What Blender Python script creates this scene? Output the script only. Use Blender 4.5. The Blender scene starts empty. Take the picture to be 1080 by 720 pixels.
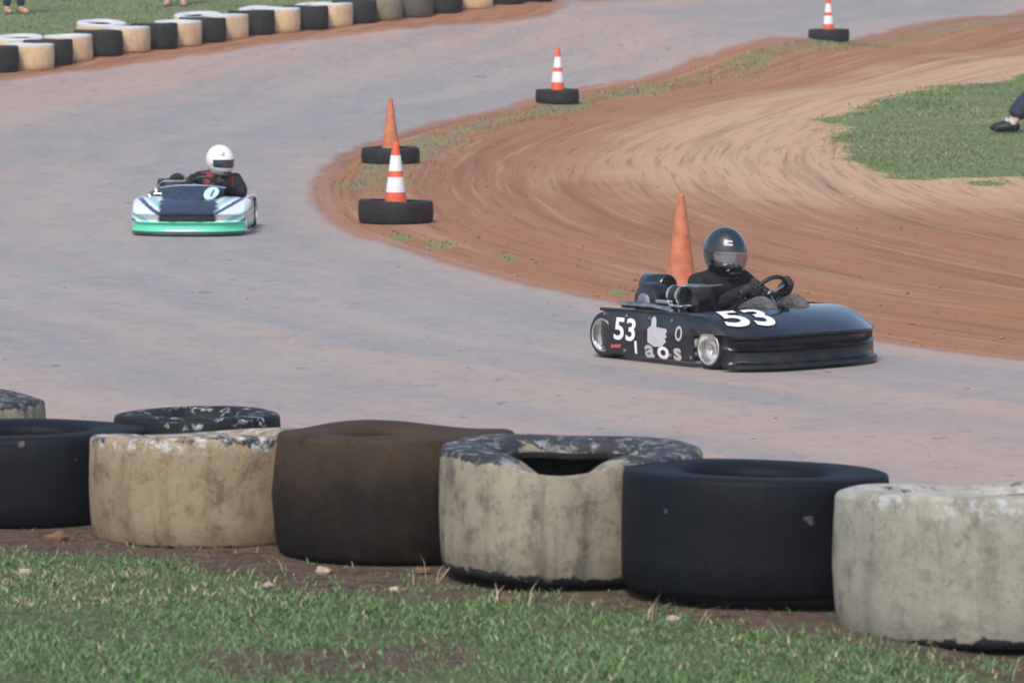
import bpy, bmesh, math, random
import numpy as np
from mathutils import Vector, Matrix, Euler
random.seed(7); rng = np.random.default_rng(11)
R = math.radians
scene = bpy.context.scene
col = scene.collection

# ------------------------------------------------------------------ camera model
FPX, CAMZ = 5000.0, 2.78
PITCH = math.atan(460.0 / FPX)
def ray(px, py):
    u = (px - 540) / FPX; v = -(py - 360) / FPX
    dy = math.cos(PITCH) + v * math.sin(PITCH); dz = -math.sin(PITCH) + v * math.cos(PITCH)
    return u / dy, dz / dy
def at(px, py, D):                      # world point seen at that pixel, D metres away
    a, b = ray(px, py); return Vector((a * D, D, CAMZ + b * D))
def on_plane(px, py, z=0.0):
    a, b = ray(px, py); D = (z - CAMZ) / b; return Vector((a * D, D, z))

# ------------------------------------------------------------------ tagging
def tag(o, label=None, cat=None, group=None, kind=None):
    if label: o['label'] = label
    if cat: o['category'] = cat
    if group: o['group'] = group
    if kind: o['kind'] = kind
    return o
def empty(name, loc=(0, 0, 0), rz=0.0):
    o = bpy.data.objects.new(name, None); o.empty_display_size = .2
    o.location = loc; o.rotation_euler = (0, 0, rz); col.objects.link(o); return o
def copy_tree(o, parent=None):
    c = o.copy(); col.objects.link(c)
    if parent is not None: c.parent = parent
    for ch in [k for k in o.children]: copy_tree(ch, c)
    return c

# ------------------------------------------------------------------ materials
class NT:
    def __init__(s, name):
        s.m = bpy.data.materials.new(name); s.m.use_nodes = True
        s.t = s.m.node_tree; s.b = s.t.nodes['Principled BSDF']
    def n(s, typ, **kw):
        k = s.t.nodes.new(typ)
        for a, v in kw.items():
            if a.startswith('i_'):
                k.inputs[int(a[2:]) if a[2:].isdigit() else a[2:].replace('_', ' ')].default_value = v
            else: setattr(k, a, v)
        return k
    def l(s, a, b): s.t.links.new(a, b)
    def val(s, x, sock):
        if isinstance(x, bpy.types.NodeSocket): s.l(x, sock)
        else: sock.default_value = x
    def math(s, op, a, b=0.0, clamp=False):
        k = s.n('ShaderNodeMath', operation=op); k.use_clamp = clamp
        s.val(a, k.inputs[0]); s.val(b, k.inputs[1]); return k.outputs[0]
    def mix(s, f, a, b):
        k = s.n('ShaderNodeMix', data_type='RGBA'); s.val(f, k.inputs[0])
        for x, i in ((a, 6), (b, 7)):
            if isinstance(x, bpy.types.NodeSocket): s.l(x, k.inputs[i])
            else: k.inputs[i].default_value = (*x[:3], 1)
        return k.outputs[2]
    def ramp(s, f, a, b):               # smooth 0..1 between a and b
        k = s.n('ShaderNodeMapRange', interpolation_type='SMOOTHSTEP')
        s.val(f, k.inputs[0]); k.inputs[1].default_value = a; k.inputs[2].default_value = b
        return k.outputs[0]
    def noise(s, vec, scale, detail=4, rough=.55, dist=0.0):
        k = s.n('ShaderNodeTexNoise'); k.inputs['Scale'].default_value = scale
        k.inputs['Detail'].default_value = detail; k.inputs['Roughness'].default_value = rough
        k.inputs['Distortion'].default_value = dist
        if vec is not None: s.l(vec, k.inputs['Vector'])
        return k.outputs['Fac']
    def mapping(s, vec, scale=(1, 1, 1), loc=(0, 0, 0)):
        k = s.n('ShaderNodeMapping'); k.inputs['Scale'].default_value = scale; k.inputs['Location'].default_value = loc
        s.l(vec, k.inputs['Vector']); return k.outputs[0]
    def obj(s): return s.n('ShaderNodeTexCoord').outputs['Object']
    def objr(s, amt=37.0):              # object coordinates, shifted at random per object
        o = s.obj(); r = s.n('ShaderNodeObjectInfo').outputs['Random']
        k = s.n('ShaderNodeVectorMath', operation='ADD'); s.l(o, k.inputs[0])
        c = s.n('ShaderNodeCombineXYZ'); m = s.math('MULTIPLY', r, amt)
        for i in range(3): s.l(m, c.inputs[i])
        s.l(c.outputs[0], k.inputs[1]); return k.outputs[0]
    def sep(s, vec):
        k = s.n('ShaderNodeSeparateXYZ'); s.l(vec, k.inputs[0]); return k.outputs
    def attr(s, name): return s.n('ShaderNodeAttribute', attribute_name=name)
    def bump(s, h, strength=.3, dist=.01):
        k = s.n('ShaderNodeBump'); k.inputs['Strength'].default_value = strength; k.inputs['Distance'].default_value = dist
        s.l(h, k.inputs['Height']); s.l(k.outputs[0], s.b.inputs['Normal'])
    def out(s, colr=None, rough=.6, metal=0.0, spec=.5, coat=0.0):
        if colr is not None:
            if isinstance(colr, bpy.types.NodeSocket): s.l(colr, s.b.inputs['Base Color'])
            else: s.b.inputs['Base Color'].default_value = (*colr[:3], 1)
        s.val(rough, s.b.inputs['Roughness']); s.val(metal, s.b.inputs['Metallic'])
        s.b.inputs['Specular IOR Level'].default_value = spec; s.b.inputs['Coat Weight'].default_value = coat
        s.b.inputs['Coat Roughness'].default_value = .08
        return s.m

def simple(name, c, rough=.5, metal=0.0, coat=0.0, var=.15, dust=0.0, spec=.5, scale=14):
    t = NT(name); v = t.objr(); n = t.noise(v, scale)
    a = tuple(x * (1 - var) for x in c); b = tuple(min(1, x * (1 + var)) for x in c)
    cc = t.mix(t.ramp(n, .3, .7), a, b)
    if dust > 0:
        d = t.math('MULTIPLY', t.ramp(t.noise(v, 7, 6, .65), .42, .75), dust)
        cc = t.mix(d, cc, (.26, .17, .12))
        return t.out(cc, t.math('ADD', t.math('MULTIPLY', d, .5), rough, True), metal, spec, coat)
    return t.out(cc, t.math('ADD', t.math('MULTIPLY', n, .12), rough - .06, True), metal, spec, coat)

def tyre_mat(name, paint, rubber, h, worn, stain, stain_col, streak=.35, topwear=.5, rough=.72, white_top=0.0, flake=(.50, .60), muddy=0.0, spec=.35, specks=0.0):
    """paint over rubber, chipped at both shoulders, stained with soil"""
    t = NT(name); o = t.obj(); v = t.objr(); z = t.sep(o)[2]
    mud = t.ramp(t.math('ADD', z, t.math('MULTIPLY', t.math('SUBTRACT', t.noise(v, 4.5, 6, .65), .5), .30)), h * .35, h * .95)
    big = t.noise(v, 3.2, 5, .6); fine = t.noise(v, 17, 6, .68); vfine = t.noise(v, 55, 4, .6)
    vert = t.noise(t.mapping(v, (9, 9, 1.2)), 2.2, 4, .6)
    c = t.mix(t.ramp(big, .35, .68), tuple(x * .86 for x in paint), tuple(min(1, x * 1.12) for x in paint))
    c = t.mix(t.math('MULTIPLY', t.ramp(vert, .48, .74), streak), c, stain_col)
    c = t.mix(t.math('MULTIPLY', t.ramp(fine, .46, .72), stain), c, stain_col)
    c = t.mix(t.math('MULTIPLY', t.ramp(vfine, .58, .72), .35), c, tuple(x * .5 for x in stain_col))
    if specks: c = t.mix(t.math('MULTIPLY', t.ramp(t.noise(t.mapping(v, (1, 1, 1.2)), 13, 2, .5), .71, .74), specks), c, (.10, .095, .085))
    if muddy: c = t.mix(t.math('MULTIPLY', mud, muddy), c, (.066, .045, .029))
    edge_t = t.math('MULTIPLY', t.ramp(z, h * .78, h * .985), topwear)
    edge_b = t.math('MULTIPLY', t.math('SUBTRACT', 1.0, t.ramp(z, h * .02, h * .2)), .42)
    w = t.math('ADD', t.math('ADD', t.math('ADD', t.math('MULTIPLY', fine, .6), t.math('MULTIPLY', big, .4)), edge_t), edge_b)
    chip = t.ramp(w, 1.0 - worn, 1.05 - worn)
    rub = t.mix(t.ramp(fine, .3, .75), rubber, tuple(x * 1.7 for x in rubber))
    c = t.mix(chip, c, rub)
    if white_top > 0:
        wm = t.math('MULTIPLY', t.ramp(t.math('ADD', z, t.math('MULTIPLY', fine, .02)), h * .86 + .01, h * .95 + .01), t.ramp(t.noise(v, 26, 7, .75), flake[0], flake[1]))
        c = t.mix(t.math('MULTIPLY', wm, white_top), c, (.55, .57, .60))
    blot = t.math('MULTIPLY', t.ramp(t.noise(v, 6.5, 7, .72, .6), .57, .66), stain * .8)
    c = t.mix(blot, c, tuple(x * .45 for x in stain_col))
    crack = t.math('MULTIPLY', t.ramp(t.math('ABSOLUTE', t.math('SUBTRACT', t.noise(v, 9, 6, .7), .5)), .012, .0), stain * .7)
    c = t.mix(crack, c, tuple(x * .5 for x in stain_col))
    t.bump(t.math('ADD', fine, t.math('MULTIPLY', t.math('SUBTRACT', 1.0, chip), .5)), .5, .006)
    return t.out(c, rough, 0, spec)

M = {}
M['cream'] = tyre_mat('cream_paint', (.35, .27, .175), (.022, .024, .028), .30, .14, .58, (.105, .07, .045), .45, .38, white_top=.8, flake=(.49, .58))
M['grey_cream'] = tyre_mat('grey_cream_paint', (.30, .27, .205), (.022, .026, .032), .325, .19, .72, (.065, .06, .052), .65, .42, white_top=.45, flake=(.5, .66))
M['white_cream'] = tyre_mat('pale_paint', (.36, .35, .29), (.02, .022, .028), .352, .19, .55, (.12, .105, .08), .35, .25, white_top=.5)
M['black_tyre'] = tyre_mat('black_rubber', (.0065, .0085, .0135), (.007, .008, .012), .30, .06, .25, (.022, .02, .02), .15, .1, .6, spec=.16, specks=.8)
M['black_flaked'] = tyre_mat('black_flaked_rubber', (.012, .014, .018), (.009, .009, .012), .262, .04, .3, (.03, .03, .03), .15, .0, .6, spec=.2, white_top=.8, flake=(.56, .62))
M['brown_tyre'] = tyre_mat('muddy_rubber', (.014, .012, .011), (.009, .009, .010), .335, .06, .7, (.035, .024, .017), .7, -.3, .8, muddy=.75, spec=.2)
M['bg_cream'] = tyre_mat('pale_warm_cream_paint', (.66, .48, .30), (.03, .032, .034), .36, .04, .3, (.42, .27, .16), .25, .1, white_top=1.0, flake=(.2, .3))
M['bg_olive'] = tyre_mat('olive_paint', (.24, .21, .14), (.03, .032, .03), .36, .1, .5, (.12, .10, .07))
M['bg_dark'] = tyre_mat('dark_grey_rubber', (.028, .031, .031), (.024, .026, .027), .36, .1, .6, (.075, .063, .048), .4, .1, .8, spec=.2)
M['bg_white_top'] = tyre_mat('dark_white_topped_rubber', (.028, .031, .031), (.024, .026, .027), .36, .0, .5, (.07, .06, .045), .3, -.3, .8, white_top=1.0, flake=(.3, .4), spec=.2)
M['cone_tyre'] = tyre_mat('worn_rubber', (.02, .022, .026), (.016, .018, .02), .2, .1, .5, (.07, .05, .038), .3, .1, .7, spec=.25)

M['rubber_inside'] = simple('bare_inner_rubber', (.012, .012, .013), .85, var=.3, dust=.25)
M['orange'] = simple('faded_orange_plastic', (.52, .17, .085), .6, var=.2, dust=.55)
M['orange_hot'] = simple('bright_orange_plastic', (.80, .12, .05), .5, var=.12, dust=.3)
M['reflective'] = simple('reflective_white', (.80, .82, .84), .4, var=.05, dust=.1)
M['gloss_black'] = simple('black_gel_coat', (.006, .008, .012), .20, coat=.75, var=.3, dust=.08)
M['nose_black'] = simple('scuffed_black_nose', (.006, .007, .010), .28, var=.3, dust=.10, spec=.5)
M['satin_black'] = simple('satin_black_paint', (.012, .014, .022), .45, var=.3, dust=.1, spec=.3)
M['matt_black'] = simple('matt_black_plastic', (.013, .014, .017), .5, var=.3, dust=.12)
M['rubber'] = simple('kart_slick_rubber', (.018, .018, .02), .7, var=.3, dust=.3)
M['alloy'] = simple('polished_alloy', (.78, .78, .76), .24, 1.0, var=.08)
M['steel'] = simple('dull_steel', (.42, .43, .45), .38, 1.0, var=.2)
M['chain'] = simple('dark_steel', (.12, .12, .13), .4, .9, var=.2)
M['helmet_black'] = simple('black_helmet_shell', (.012, .017, .024), .12, coat=1.0, var=.2)
M['helmet_white'] = simple('white_helmet_shell', (.80, .80, .80), .25, coat=.6, var=.04)
M['visor'] = simple('silver_visor', (.30, .32, .35), .10, .8, coat=1.0, var=.1)
M['visor_dark'] = simple('dark_visor', (.03, .04, .07), .1, .1, coat=1.0, var=.1)
def cloth(name, c):
    t = NT(name); v = t.objr(); n = t.noise(t.mapping(v, (1, 1, 1.6)), 16, 3, .6, 1.2); f = t.noise(v, 60, 3)
    t.bump(t.math('ADD', n, t.math('MULTIPLY', f, .15)), .8, .02)
    return t.out(t.mix(t.ramp(n, .3, .7), tuple(x * .75 for x in c), tuple(x * 1.3 for x in c)), .82, 0, .3)
M['suit'] = cloth('black_racing_suit', (.014, .014, .017))
M['suit_red'] = simple('red_suit_panel', (.19, .022, .028), .8, var=.2)
M['grey_cloth'] = cloth('grey_trouser_cloth', (.095, .092, .10))  # grey darkened so the knees look less lit
M['glove'] = simple('black_glove', (.02, .02, .024), .75, var=.3)
M['white_vinyl'] = simple('white_vinyl', (.82, .82, .84), .4, var=.03, dust=.06)
M['grey_vinyl'] = simple('silver_grey_vinyl', (.48, .48, .53), .4, var=.1, dust=.1)
M['dark_vinyl'] = simple('black_vinyl', (.02, .02, .03), .4)
M['cyan_vinyl'] = simple('cyan_vinyl', (.50, .76, .78), .35, var=.06)
M['red_vinyl'] = simple('red_vinyl', (.55, .10, .10), .4)
M['jean'] = simple('navy_denim', (.02, .032, .06), .85, var=.3)
M['shirt'] = simple('olive_shirt', (.12, .13, .09), .85)
M['skin'] = simple('skin', (.52, .30, .22), .5, var=.06)
M['tan_shoe'] = simple('tan_leather', (.42, .25, .15), .6)
M['pink_shoe'] = simple('pink_canvas', (.42, .24, .22), .7)
M['hair'] = simple('brown_hair', (.05, .03, .02), .6)
M['stone'] = simple('pale_stone', (.42, .33, .26), .8, var=.25, scale=40)
M['red_stone'] = simple('red_clay_clod', (.15, .075, .05), .9, var=.25, scale=40)

def kart_two_paint():
    t = NT('white_and_mint_gel_coat'); o = t.obj(); s = t.sep(o)
    ax = t.math('ABSOLUTE', s[1])
    # diagonal dark and mint streaks on the white shoulders, navy centre, mint front band
    dg = t.math('SUBTRACT', t.math('MULTIPLY', ax, .55), s[2])
    n = t.noise(o, 9, 3)
    band = t.math('FRACT', t.math('ADD', t.math('MULTIPLY', dg, 5.0), t.math('MULTIPLY', n, .12)))
    c = t.mix(t.math('MULTIPLY', t.ramp(band, .62, .64), t.math('SUBTRACT', 1.0, t.ramp(band, .78, .80))), (.72, .77, .80), (.05, .08, .16))
    c = t.mix(t.math('MULTIPLY', t.ramp(band, .28, .32), t.math('SUBTRACT', 1.0, t.ramp(band, .46, .5))), c, (.30, .66, .66))
    navy = t.math('MULTIPLY', t.math('SUBTRACT', 1.0, t.ramp(t.math('ADD', ax, t.math('MULTIPLY', n, .1)), .29, .33)), t.ramp(s[2], .134, .142))
    c = t.mix(navy, c, (.022, .036, .06))
    mint = t.math('MULTIPLY', t.math('SUBTRACT', 1.0, t.ramp(ax, .49, .56)), t.math('SUBTRACT', 1.0, t.ramp(s[2], .134, .137)))
    c = t.mix(mint, c, (.10, .62, .40))
    low = t.math('SUBTRACT', 1.0, t.ramp(s[2], .048, .053))
    c = t.mix(low, c, (.02, .02, .025))
    return t.out(c, .25, 0, .5, .7)
M['kart_two'] = kart_two_paint()

# ------------------------------------------------------------------ mesh helpers
class MB:
    def __init__(s): s.v = []; s.f = []
    def add(s, vs, fs):
        k = len(s.v); s.v += [tuple(p) for p in vs]; s.f += [tuple(i + k for i in f) for f in fs]; return s
    def box(s, x0, x1, y0, y1, z0, z1, bev=.006, rot=None, c=None):
        bm = bmesh.new(); bmesh.ops.create_cube(bm, size=1)
        for v in bm.verts:
            v.co = Vector(((x0 + x1) / 2 + v.co.x * (x1 - x0), (y0 + y1) / 2 + v.co.y * (y1 - y0), (z0 + z1) / 2 + v.co.z * (z1 - z0)))
        if bev > 0: bmesh.ops.bevel(bm, geom=list(bm.edges), offset=bev, segments=2, affect='EDGES', profile=.6)
        if rot is not None:
            c = Vector(c) if c is not None else Vector(((x0 + x1) / 2, (y0 + y1) / 2, (z0 + z1) / 2))
            for v in bm.verts: v.co = rot @ (v.co - c) + c
        bm.verts.index_update()
        s.add([v.co[:] for v in bm.verts], [[v.index for v in f.verts] for f in bm.faces]); bm.free(); return s
    def tube(s, pts, rad, n=8, caps=True, closed=False):
        pts = [Vector(p) for p in pts]; N = len(pts)
        rads = rad if hasattr(rad, '__len__') else [rad] * N
        vs = []; fs = []; prev = None
        for i, p in enumerate(pts):
            if closed: d = (pts[(i + 1) % N] - pts[i - 1])
            else: d = pts[min(i + 1, N - 1)] - pts[max(i - 1, 0)]
            d.normalize()
            if prev is None:
                a = Vector((0, 0, 1)) if abs(d.z) < .9 else Vector((1, 0, 0)); a = (a - d * a.dot(d)).normalized()
            else: a = (prev - d * prev.dot(d)).normalized()
            prev = a; b = d.cross(a)
            for k in range(n):
                t = 2 * math.pi * k / n; vs.append(p + (a * math.cos(t) + b * math.sin(t)) * rads[i])
        for i in range(N if closed else N - 1):
            for k in range(n):
                j = (i + 1) % N; q = (k + 1) % n
                fs.append((i * n + k, i * n + q, j * n + q, j * n + k))
        if caps and not closed:
            fs.append(tuple(range(n))[::-1]); fs.append(tuple((N - 1) * n + k for k in range(n)))
        return s.add(vs, fs)
    def lathe(s, prof, n=32, axis='z', c=(0, 0, 0), closed=False):
        c = Vector(c); vs = []; fs = []; m = len(prof)
        for k in range(n):
            t = 2 * math.pi * k / n
            for r, h in prof:
                if axis == 'z': p = Vector((r * math.cos(t), r * math.sin(t), h))
                elif axis == 'y': p = Vector((r * math.cos(t), h, r * math.sin(t)))
                else: p = Vector((h, r * math.cos(t), r * math.sin(t)))
                vs.append(c + p)
        for k in range(n):
            q = (k + 1) % n
            for i in range(m if closed else m - 1):
                j = (i + 1) % m
                fs.append((k * m + i, q * m + i, q * m + j, k * m + j))
        return s.add(vs, fs)
    def ball(s, c, r, n=16, sc=(1, 1, 1)):
        prof = [(r * math.sin(math.pi * i / n) if 0 < i < n else .0004, -r * math.cos(math.pi * i / n)) for i in range(n + 1)]
        k = len(s.v); s.lathe(prof, n * 2, 'z', (0, 0, 0))
        s.v[k:] = [(c[0] + p[0] * sc[0], c[1] + p[1] * sc[1], c[2] + p[2] * sc[2]) for p in s.v[k:]]; return s
    def grid(s, fn, nu, nv, thick=0.0):
        vs = [fn(i / nu, j / nv) for i in range(nu + 1) for j in range(nv + 1)]
        fs = [(i * (nv + 1) + j, (i + 1) * (nv + 1) + j, (i + 1) * (nv + 1) + j + 1, i * (nv + 1) + j + 1) for i in range(nu) for j in range(nv)]
        return s.add(vs, fs)
    def prism(s, pts, y0, y1):          # outline in x,z extruded along y
        n = len(pts)
        vs = [(x, y0, z) for x, z in pts] + [(x, y1, z) for x, z in pts]
        fs = [tuple(range(n)), tuple(range(2 * n - 1, n - 1, -1))] + [(i, i + n, (i + 1) % n + n, (i + 1) % n) for i in range(n)]
        return s.add(vs, fs)
    def build(s, name, mat, parent=None, smooth=40, weld=False, solid=0.0, xf=None, fuse=0.0):
        me = bpy.data.meshes.new(name)
        vs = s.v if xf is None else [tuple(xf @ Vector(p)) for p in s.v]
        me.from_pydata(vs, [], s.f); me.update()
        bm = bmesh.new(); bm.from_mesh(me)
        if weld: bmesh.ops.remove_doubles(bm, verts=bm.verts, dist=1e-5)
        bmesh.ops.recalc_face_normals(bm, faces=bm.faces)
        if solid: bmesh.ops.solidify(bm, geom=list(bm.faces), thickness=solid)
        bm.to_mesh(me); bm.free()
        if smooth:
            me.polygons.foreach_set('use_smooth', [True] * len(me.polygons)); me.set_sharp_from_angle(angle=R(smooth))
        if mat: me.materials.append(mat)
        o = bpy.data.objects.new(name, me); col.objects.link(o)
        if fuse:                        # melt touching pieces into one surface
            md = o.modifiers.new('fuse', 'REMESH'); md.mode = 'VOXEL'; md.voxel_size = fuse; md.use_smooth_shade = True
            dg = bpy.context.evaluated_depsgraph_get(); dg.update()
            m2 = bpy.data.meshes.new_from_object(o.evaluated_get(dg)); o.modifiers.clear(); o.data = m2; m2.name = name
            m2.polygons.foreach_set('use_smooth', [True] * len(m2.polygons)); m2.set_sharp_from_angle(angle=R(60))
        if parent is not None: o.parent = parent
        return o

def skin_obj(name, joints, edges, mat, parent=None, root=0, sub=2):
    """one continuous body grown round a skeleton; joints = [(xyz, rx, ry)]"""
    me = bpy.data.meshes.new(name + '_rig'); me.from_pydata([j[0] for j in joints], edges, []); me.update()
    o = bpy.data.objects.new(name + '_rig', me); col.objects.link(o)
    o.modifiers.new('Skin', 'SKIN')
    sv = me.skin_vertices[0].data
    for i, j in enumerate(joints):
        sv[i].radius = (j[1], j[2]); sv[i].use_root = (i == root)
    md = o.modifiers.new('Sub', 'SUBSURF'); md.levels = sub; md.render_levels = sub
    dg = bpy.context.evaluated_depsgraph_get(); dg.update()
    m2 = bpy.data.meshes.new_from_object(o.evaluated_get(dg)); m2.name = name
    bpy.data.objects.remove(o)
    m2.materials.clear(); m2.materials.append(mat)
    m2.polygons.foreach_set('use_smooth', [True] * len(m2.polygons))
    r = bpy.data.objects.new(name, m2); col.objects.link(r)
    if parent is not None: r.parent = parent
    return r

def text_mesh(body, size=1.0, bold=.02, shear=0.0, cuts=0):
    cu = bpy.data.curves.new('lettering', 'FONT'); cu.body = body; cu.size = size; cu.offset = bold * size; cu.shear = shear
    cu.align_x = 'CENTER'; cu.align_y = 'CENTER'; cu.resolution_u = 4
    o = bpy.data.objects.new('lettering', cu); col.objects.link(o)
    dg = bpy.context.evaluated_depsgraph_get(); dg.update()
    me = bpy.data.meshes.new_from_object(o.evaluated_get(dg)); bpy.data.objects.remove(o)
    bm = bmesh.new(); bm.from_mesh(me)
    if cuts:
        bmesh.ops.triangulate(bm, faces=bm.faces)
        for _ in range(cuts): bmesh.ops.subdivide_edges(bm, edges=[e for e in bm.edges if e.calc_length() > .1 * size], cuts=1)
        bmesh.ops.triangulate(bm, faces=bm.faces)
    vs = [v.co.copy() for v in bm.verts]; bm.verts.index_update()
    fs = [[v.index for v in f.verts] for f in bm.faces]; bm.free()
    return vs, fs
def decal(name, body, mat, parent, fn, size, bold=.02, shear=0.0, sx=1.0):
    vs, fs = text_mesh(body, size, bold, shear, 3)
    m = MB(); m.add([fn(v.x * sx, v.y) for v in vs], fs)
    return m.build(name, mat, parent, smooth=0)

# ------------------------------------------------------------------ value noise for scattering
_perm = rng.random((256, 256))
def vnoise(x, y, s):
    x = np.asarray(x) * s + 100.3; y = np.asarray(y) * s + 57.7
    xi = np.floor(x).astype(int); yi = np.floor(y).astype(int); fx = x - xi; fy = y - yi
    fx = fx * fx * (3 - 2 * fx); fy = fy * fy * (3 - 2 * fy)
    g = lambda a, b: _perm[a % 256, b % 256]
    return (g(xi, yi) * (1 - fx) + g(xi + 1, yi) * fx) * (1 - fy) + (g(xi, yi + 1) * (1 - fx) + g(xi + 1, yi + 1) * fx) * fy
def fbm(x, y, s): return (vnoise(x, y, s) + .5 * vnoise(x, y, s * 2.1) + .25 * vnoise(x, y, s * 4.3)) / 1.75
def sstep(a, b, x):
    t = np.clip((np.asarray(x) - a) / (b - a), 0, 1); return t * t * (3 - 2 * t)

# ------------------------------------------------------------------ plan of the place
def catmull(pts, n=8):
    P = [np.array(p, float) for p in pts]; P = [2 * P[0] - P[1]] + P + [2 * P[-1] - P[-2]]; out = []
    for i in range(1, len(P) - 2):
        for k in range(n):
            t = k / n
            out.append(.5 * (2 * P[i] + (P[i + 1] - P[i - 1]) * t + (2 * P[i - 1] - 5 * P[i] + 4 * P[i + 1] - P[i + 2]) * t * t + (3 * P[i] - P[i - 1] - 3 * P[i + 1] + P[i + 2]) * t ** 3))
    out.append(P[-2]); return np.array(out)
INNER_PX = [(1080, 377, 29.2), (930, 357, 30.4), (760, 333, 32.1), (640, 314, 33.6), (530, 288, 35.8), (430, 258, 38.8), (372, 235, 41.5), (350, 208, 45.1), (355, 185, 48.8),
            (382, 162, 53), (450, 137, 58.3), (560, 111, 65), (640, 93, 68), (720, 76, 71), (900, 44, 79), (1080, 15, 94)]
INNER3 = [at(*p) for p in INNER_PX]
INNER = catmull([(5.6, 25.0), (4.4, 27.2)] + [(p.x, p.y) for p in INNER3] + [(15, 108), (25, 145), (60, 260)], 8)
ROW_PX = [(-10, 77), (28, 74.5), (48, 70), (70, 64), (102, 60), (131, 56), (160, 52), (186, 48.5), (212, 45.5), (236, 41), (264, 37.5), (291, 35),
          (321, 32), (347, 28.5), (373, 25.5), (400, 22.5), (433, 19), (464, 15.5), (497, 10), (530, 7), (560, 2)]
ROW3 = [at(px, py, 63.6 + .56 * i) for i, (px, py) in enumerate(ROW_PX)]
OUTER = catmull([(60, 300), (22, 160), (11, 118), (4.2, 92), (.8, 80)] + [(p.x + .1, p.y - .75) for p in ROW3[::-4]] + [(-9.6, 56), (-11.6, 46), (-11, 34), (-8, 25), (-4.6, 19.6), (-2.3, 17.2),
                 (-.4, 15.2), (1.4, 13.6), (4, 11.6), (8, 8.6), (14, 4), (30, -8)], 8)
GRASS_PX = [(1085, 74, 72), (1000, 86, 68.5), (940, 99, 65.5), (895, 112, 63), (872, 124, 60.8), (868, 150, 55.3), (872, 172, 51), (905, 185, 48.8), (970, 191, 47.8), (1085, 190, 48)]
GP3 = [at(*p) for p in GRASS_PX]
PATCH = catmull([(30, 110), (14, 82)] + [(p.x, p.y) for p in GP3] + [(8, 46.2), (13, 42), (30, 36)], 6)

def poly_dist(x, y, P, closed=False):
    x = np.asarray(x, float).ravel(); y = np.asarray(y, float).ravel()
    best = np.full(x.shape, 1e9); arc = np.zeros(x.shape)
    A = P; B = np.roll(P, -1, 0)
    n = len(P) if closed else len(P) - 1; acc = 0.0
    px = np.zeros(x.shape); py = np.zeros(x.shape)
    for i in range(n):
        a = A[i]; d = B[i] - a; L2 = d @ d; L = math.sqrt(L2)
        t = np.clip(((x - a[0]) * d[0] + (y - a[1]) * d[1]) / max(L2, 1e-9), 0, 1)
        qx = a[0] + t * d[0]; qy = a[1] + t * d[1]; dd = (x - qx) ** 2 + (y - qy) ** 2
        m = dd < best; best[m] = dd[m]; arc[m] = acc + t[m] * L; px[m] = qx[m]; py[m] = qy[m]; acc += L
    return np.sqrt(best), arc, px, py
def inside(x, y, P):
    x = np.asarray(x, float).ravel(); y = np.asarray(y, float).ravel(); c = np.zeros(x.shape, bool)
    for i in range(len(P)):
        a = P[i]; b = P[(i + 1) % len(P)]
        m = ((a[1] > y) != (b[1] > y)); xx = (b[0] - a[0]) * (y - a[1]) / (b[1] - a[1] + 1e-12) + a[0]
        c ^= m & (x < xx)
    return c
TRACK = np.vstack([INNER, OUTER])                 # closed outline of the racing surface

# heights: smooth multiquadric surface through surveyed points
CP = [(p.x, p.y, p.z) for p in INNER3] + [(p.x, p.y, p.z) for p in ROW3[::2]] + [(p.x, p.y, p.z) for p in GP3[::2]]
for _px, _top, _i in ((18, 32, 1), (106, 17, 4), (208, 9, 8), (276, 3, 10), (334, -1, 12)):
    _a, _b = ray(_px, _top); _D = 63.6 + .56 * _i + 1.05; CP.append((_a * _D - .2, _D + .35, CAMZ + _b * (_D + .5) - .35))
CP += [(-5, 25, 0), (0, 22, 0), (5, 20, 0), (10, 22, 0), (-9, 40, .25), (-3.5, 41, 0), (-2, 30, 0), (2, 27, 0), (-6, 52, .1), (-12, 55, .55), (-14, 30, .4), (12, 35, .05), (20, 50, .2), (20, 90, .7),
       (-9, 80, 1.3), (-4, 88, 1.9), (4, 100, 2.0), (-20, 70, 1.6), (-12, 110, 2.6), (15, 140, 1.6), (-30, 40, 1.2), (35, 30, .3), (0, 5, 0), (15, 5, 0), (-15, 5, .2), (0, -20, 0),
       (-120, 60, 3), (120, 60, 1.5), (0, 260, 5), (-150, 250, 6), (150, 260, 4), (0, -120, 0), (-400, 100, 6), (400, 100, 4), (0, 620, 8)]
CP = np.array(CP, float)
def _ker(x, y): return np.sqrt((x[:, None] - CP[None, :, 0]) ** 2 + (y[:, None] - CP[None, :, 1]) ** 2 + 4.0)
_K = _ker(CP[:, 0], CP[:, 1]); _n = len(CP)
_Pm = np.c_[np.ones(_n), CP[:, :2]]
_A = np.block([[_K + 1e-6 * np.eye(_n), _Pm], [_Pm.T, np.zeros((3, 3))]])
_W = np.linalg.solve(_A, np.r_[CP[:, 2], 0, 0, 0])
FGZ = 1.05
def height(x, y):
    x = np.asarray(x, float).ravel(); y = np.asarray(y, float).ravel()
    z = np.empty(x.shape)
    for i in range(0, len(x), 40000):
        s = slice(i, i + 40000)
        z[s] = _ker(x[s], y[s]) @ _W[:_n] + _W[_n] + _W[_n + 1] * x[s] + _W[_n + 2] * y[s]
    w = 1 - sstep(13.35, 17.2, y + .85 * x)
    fg = FGZ + .02 * (fbm(x, y, .9) - .5) + .018 * (fbm(x, y, 4.0) - .5) - .035 * sstep(.55, 1.3, x)
    return z * (1 - w) + fg * w
def hz(x, y): return float(height([x], [y])[0])

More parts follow.
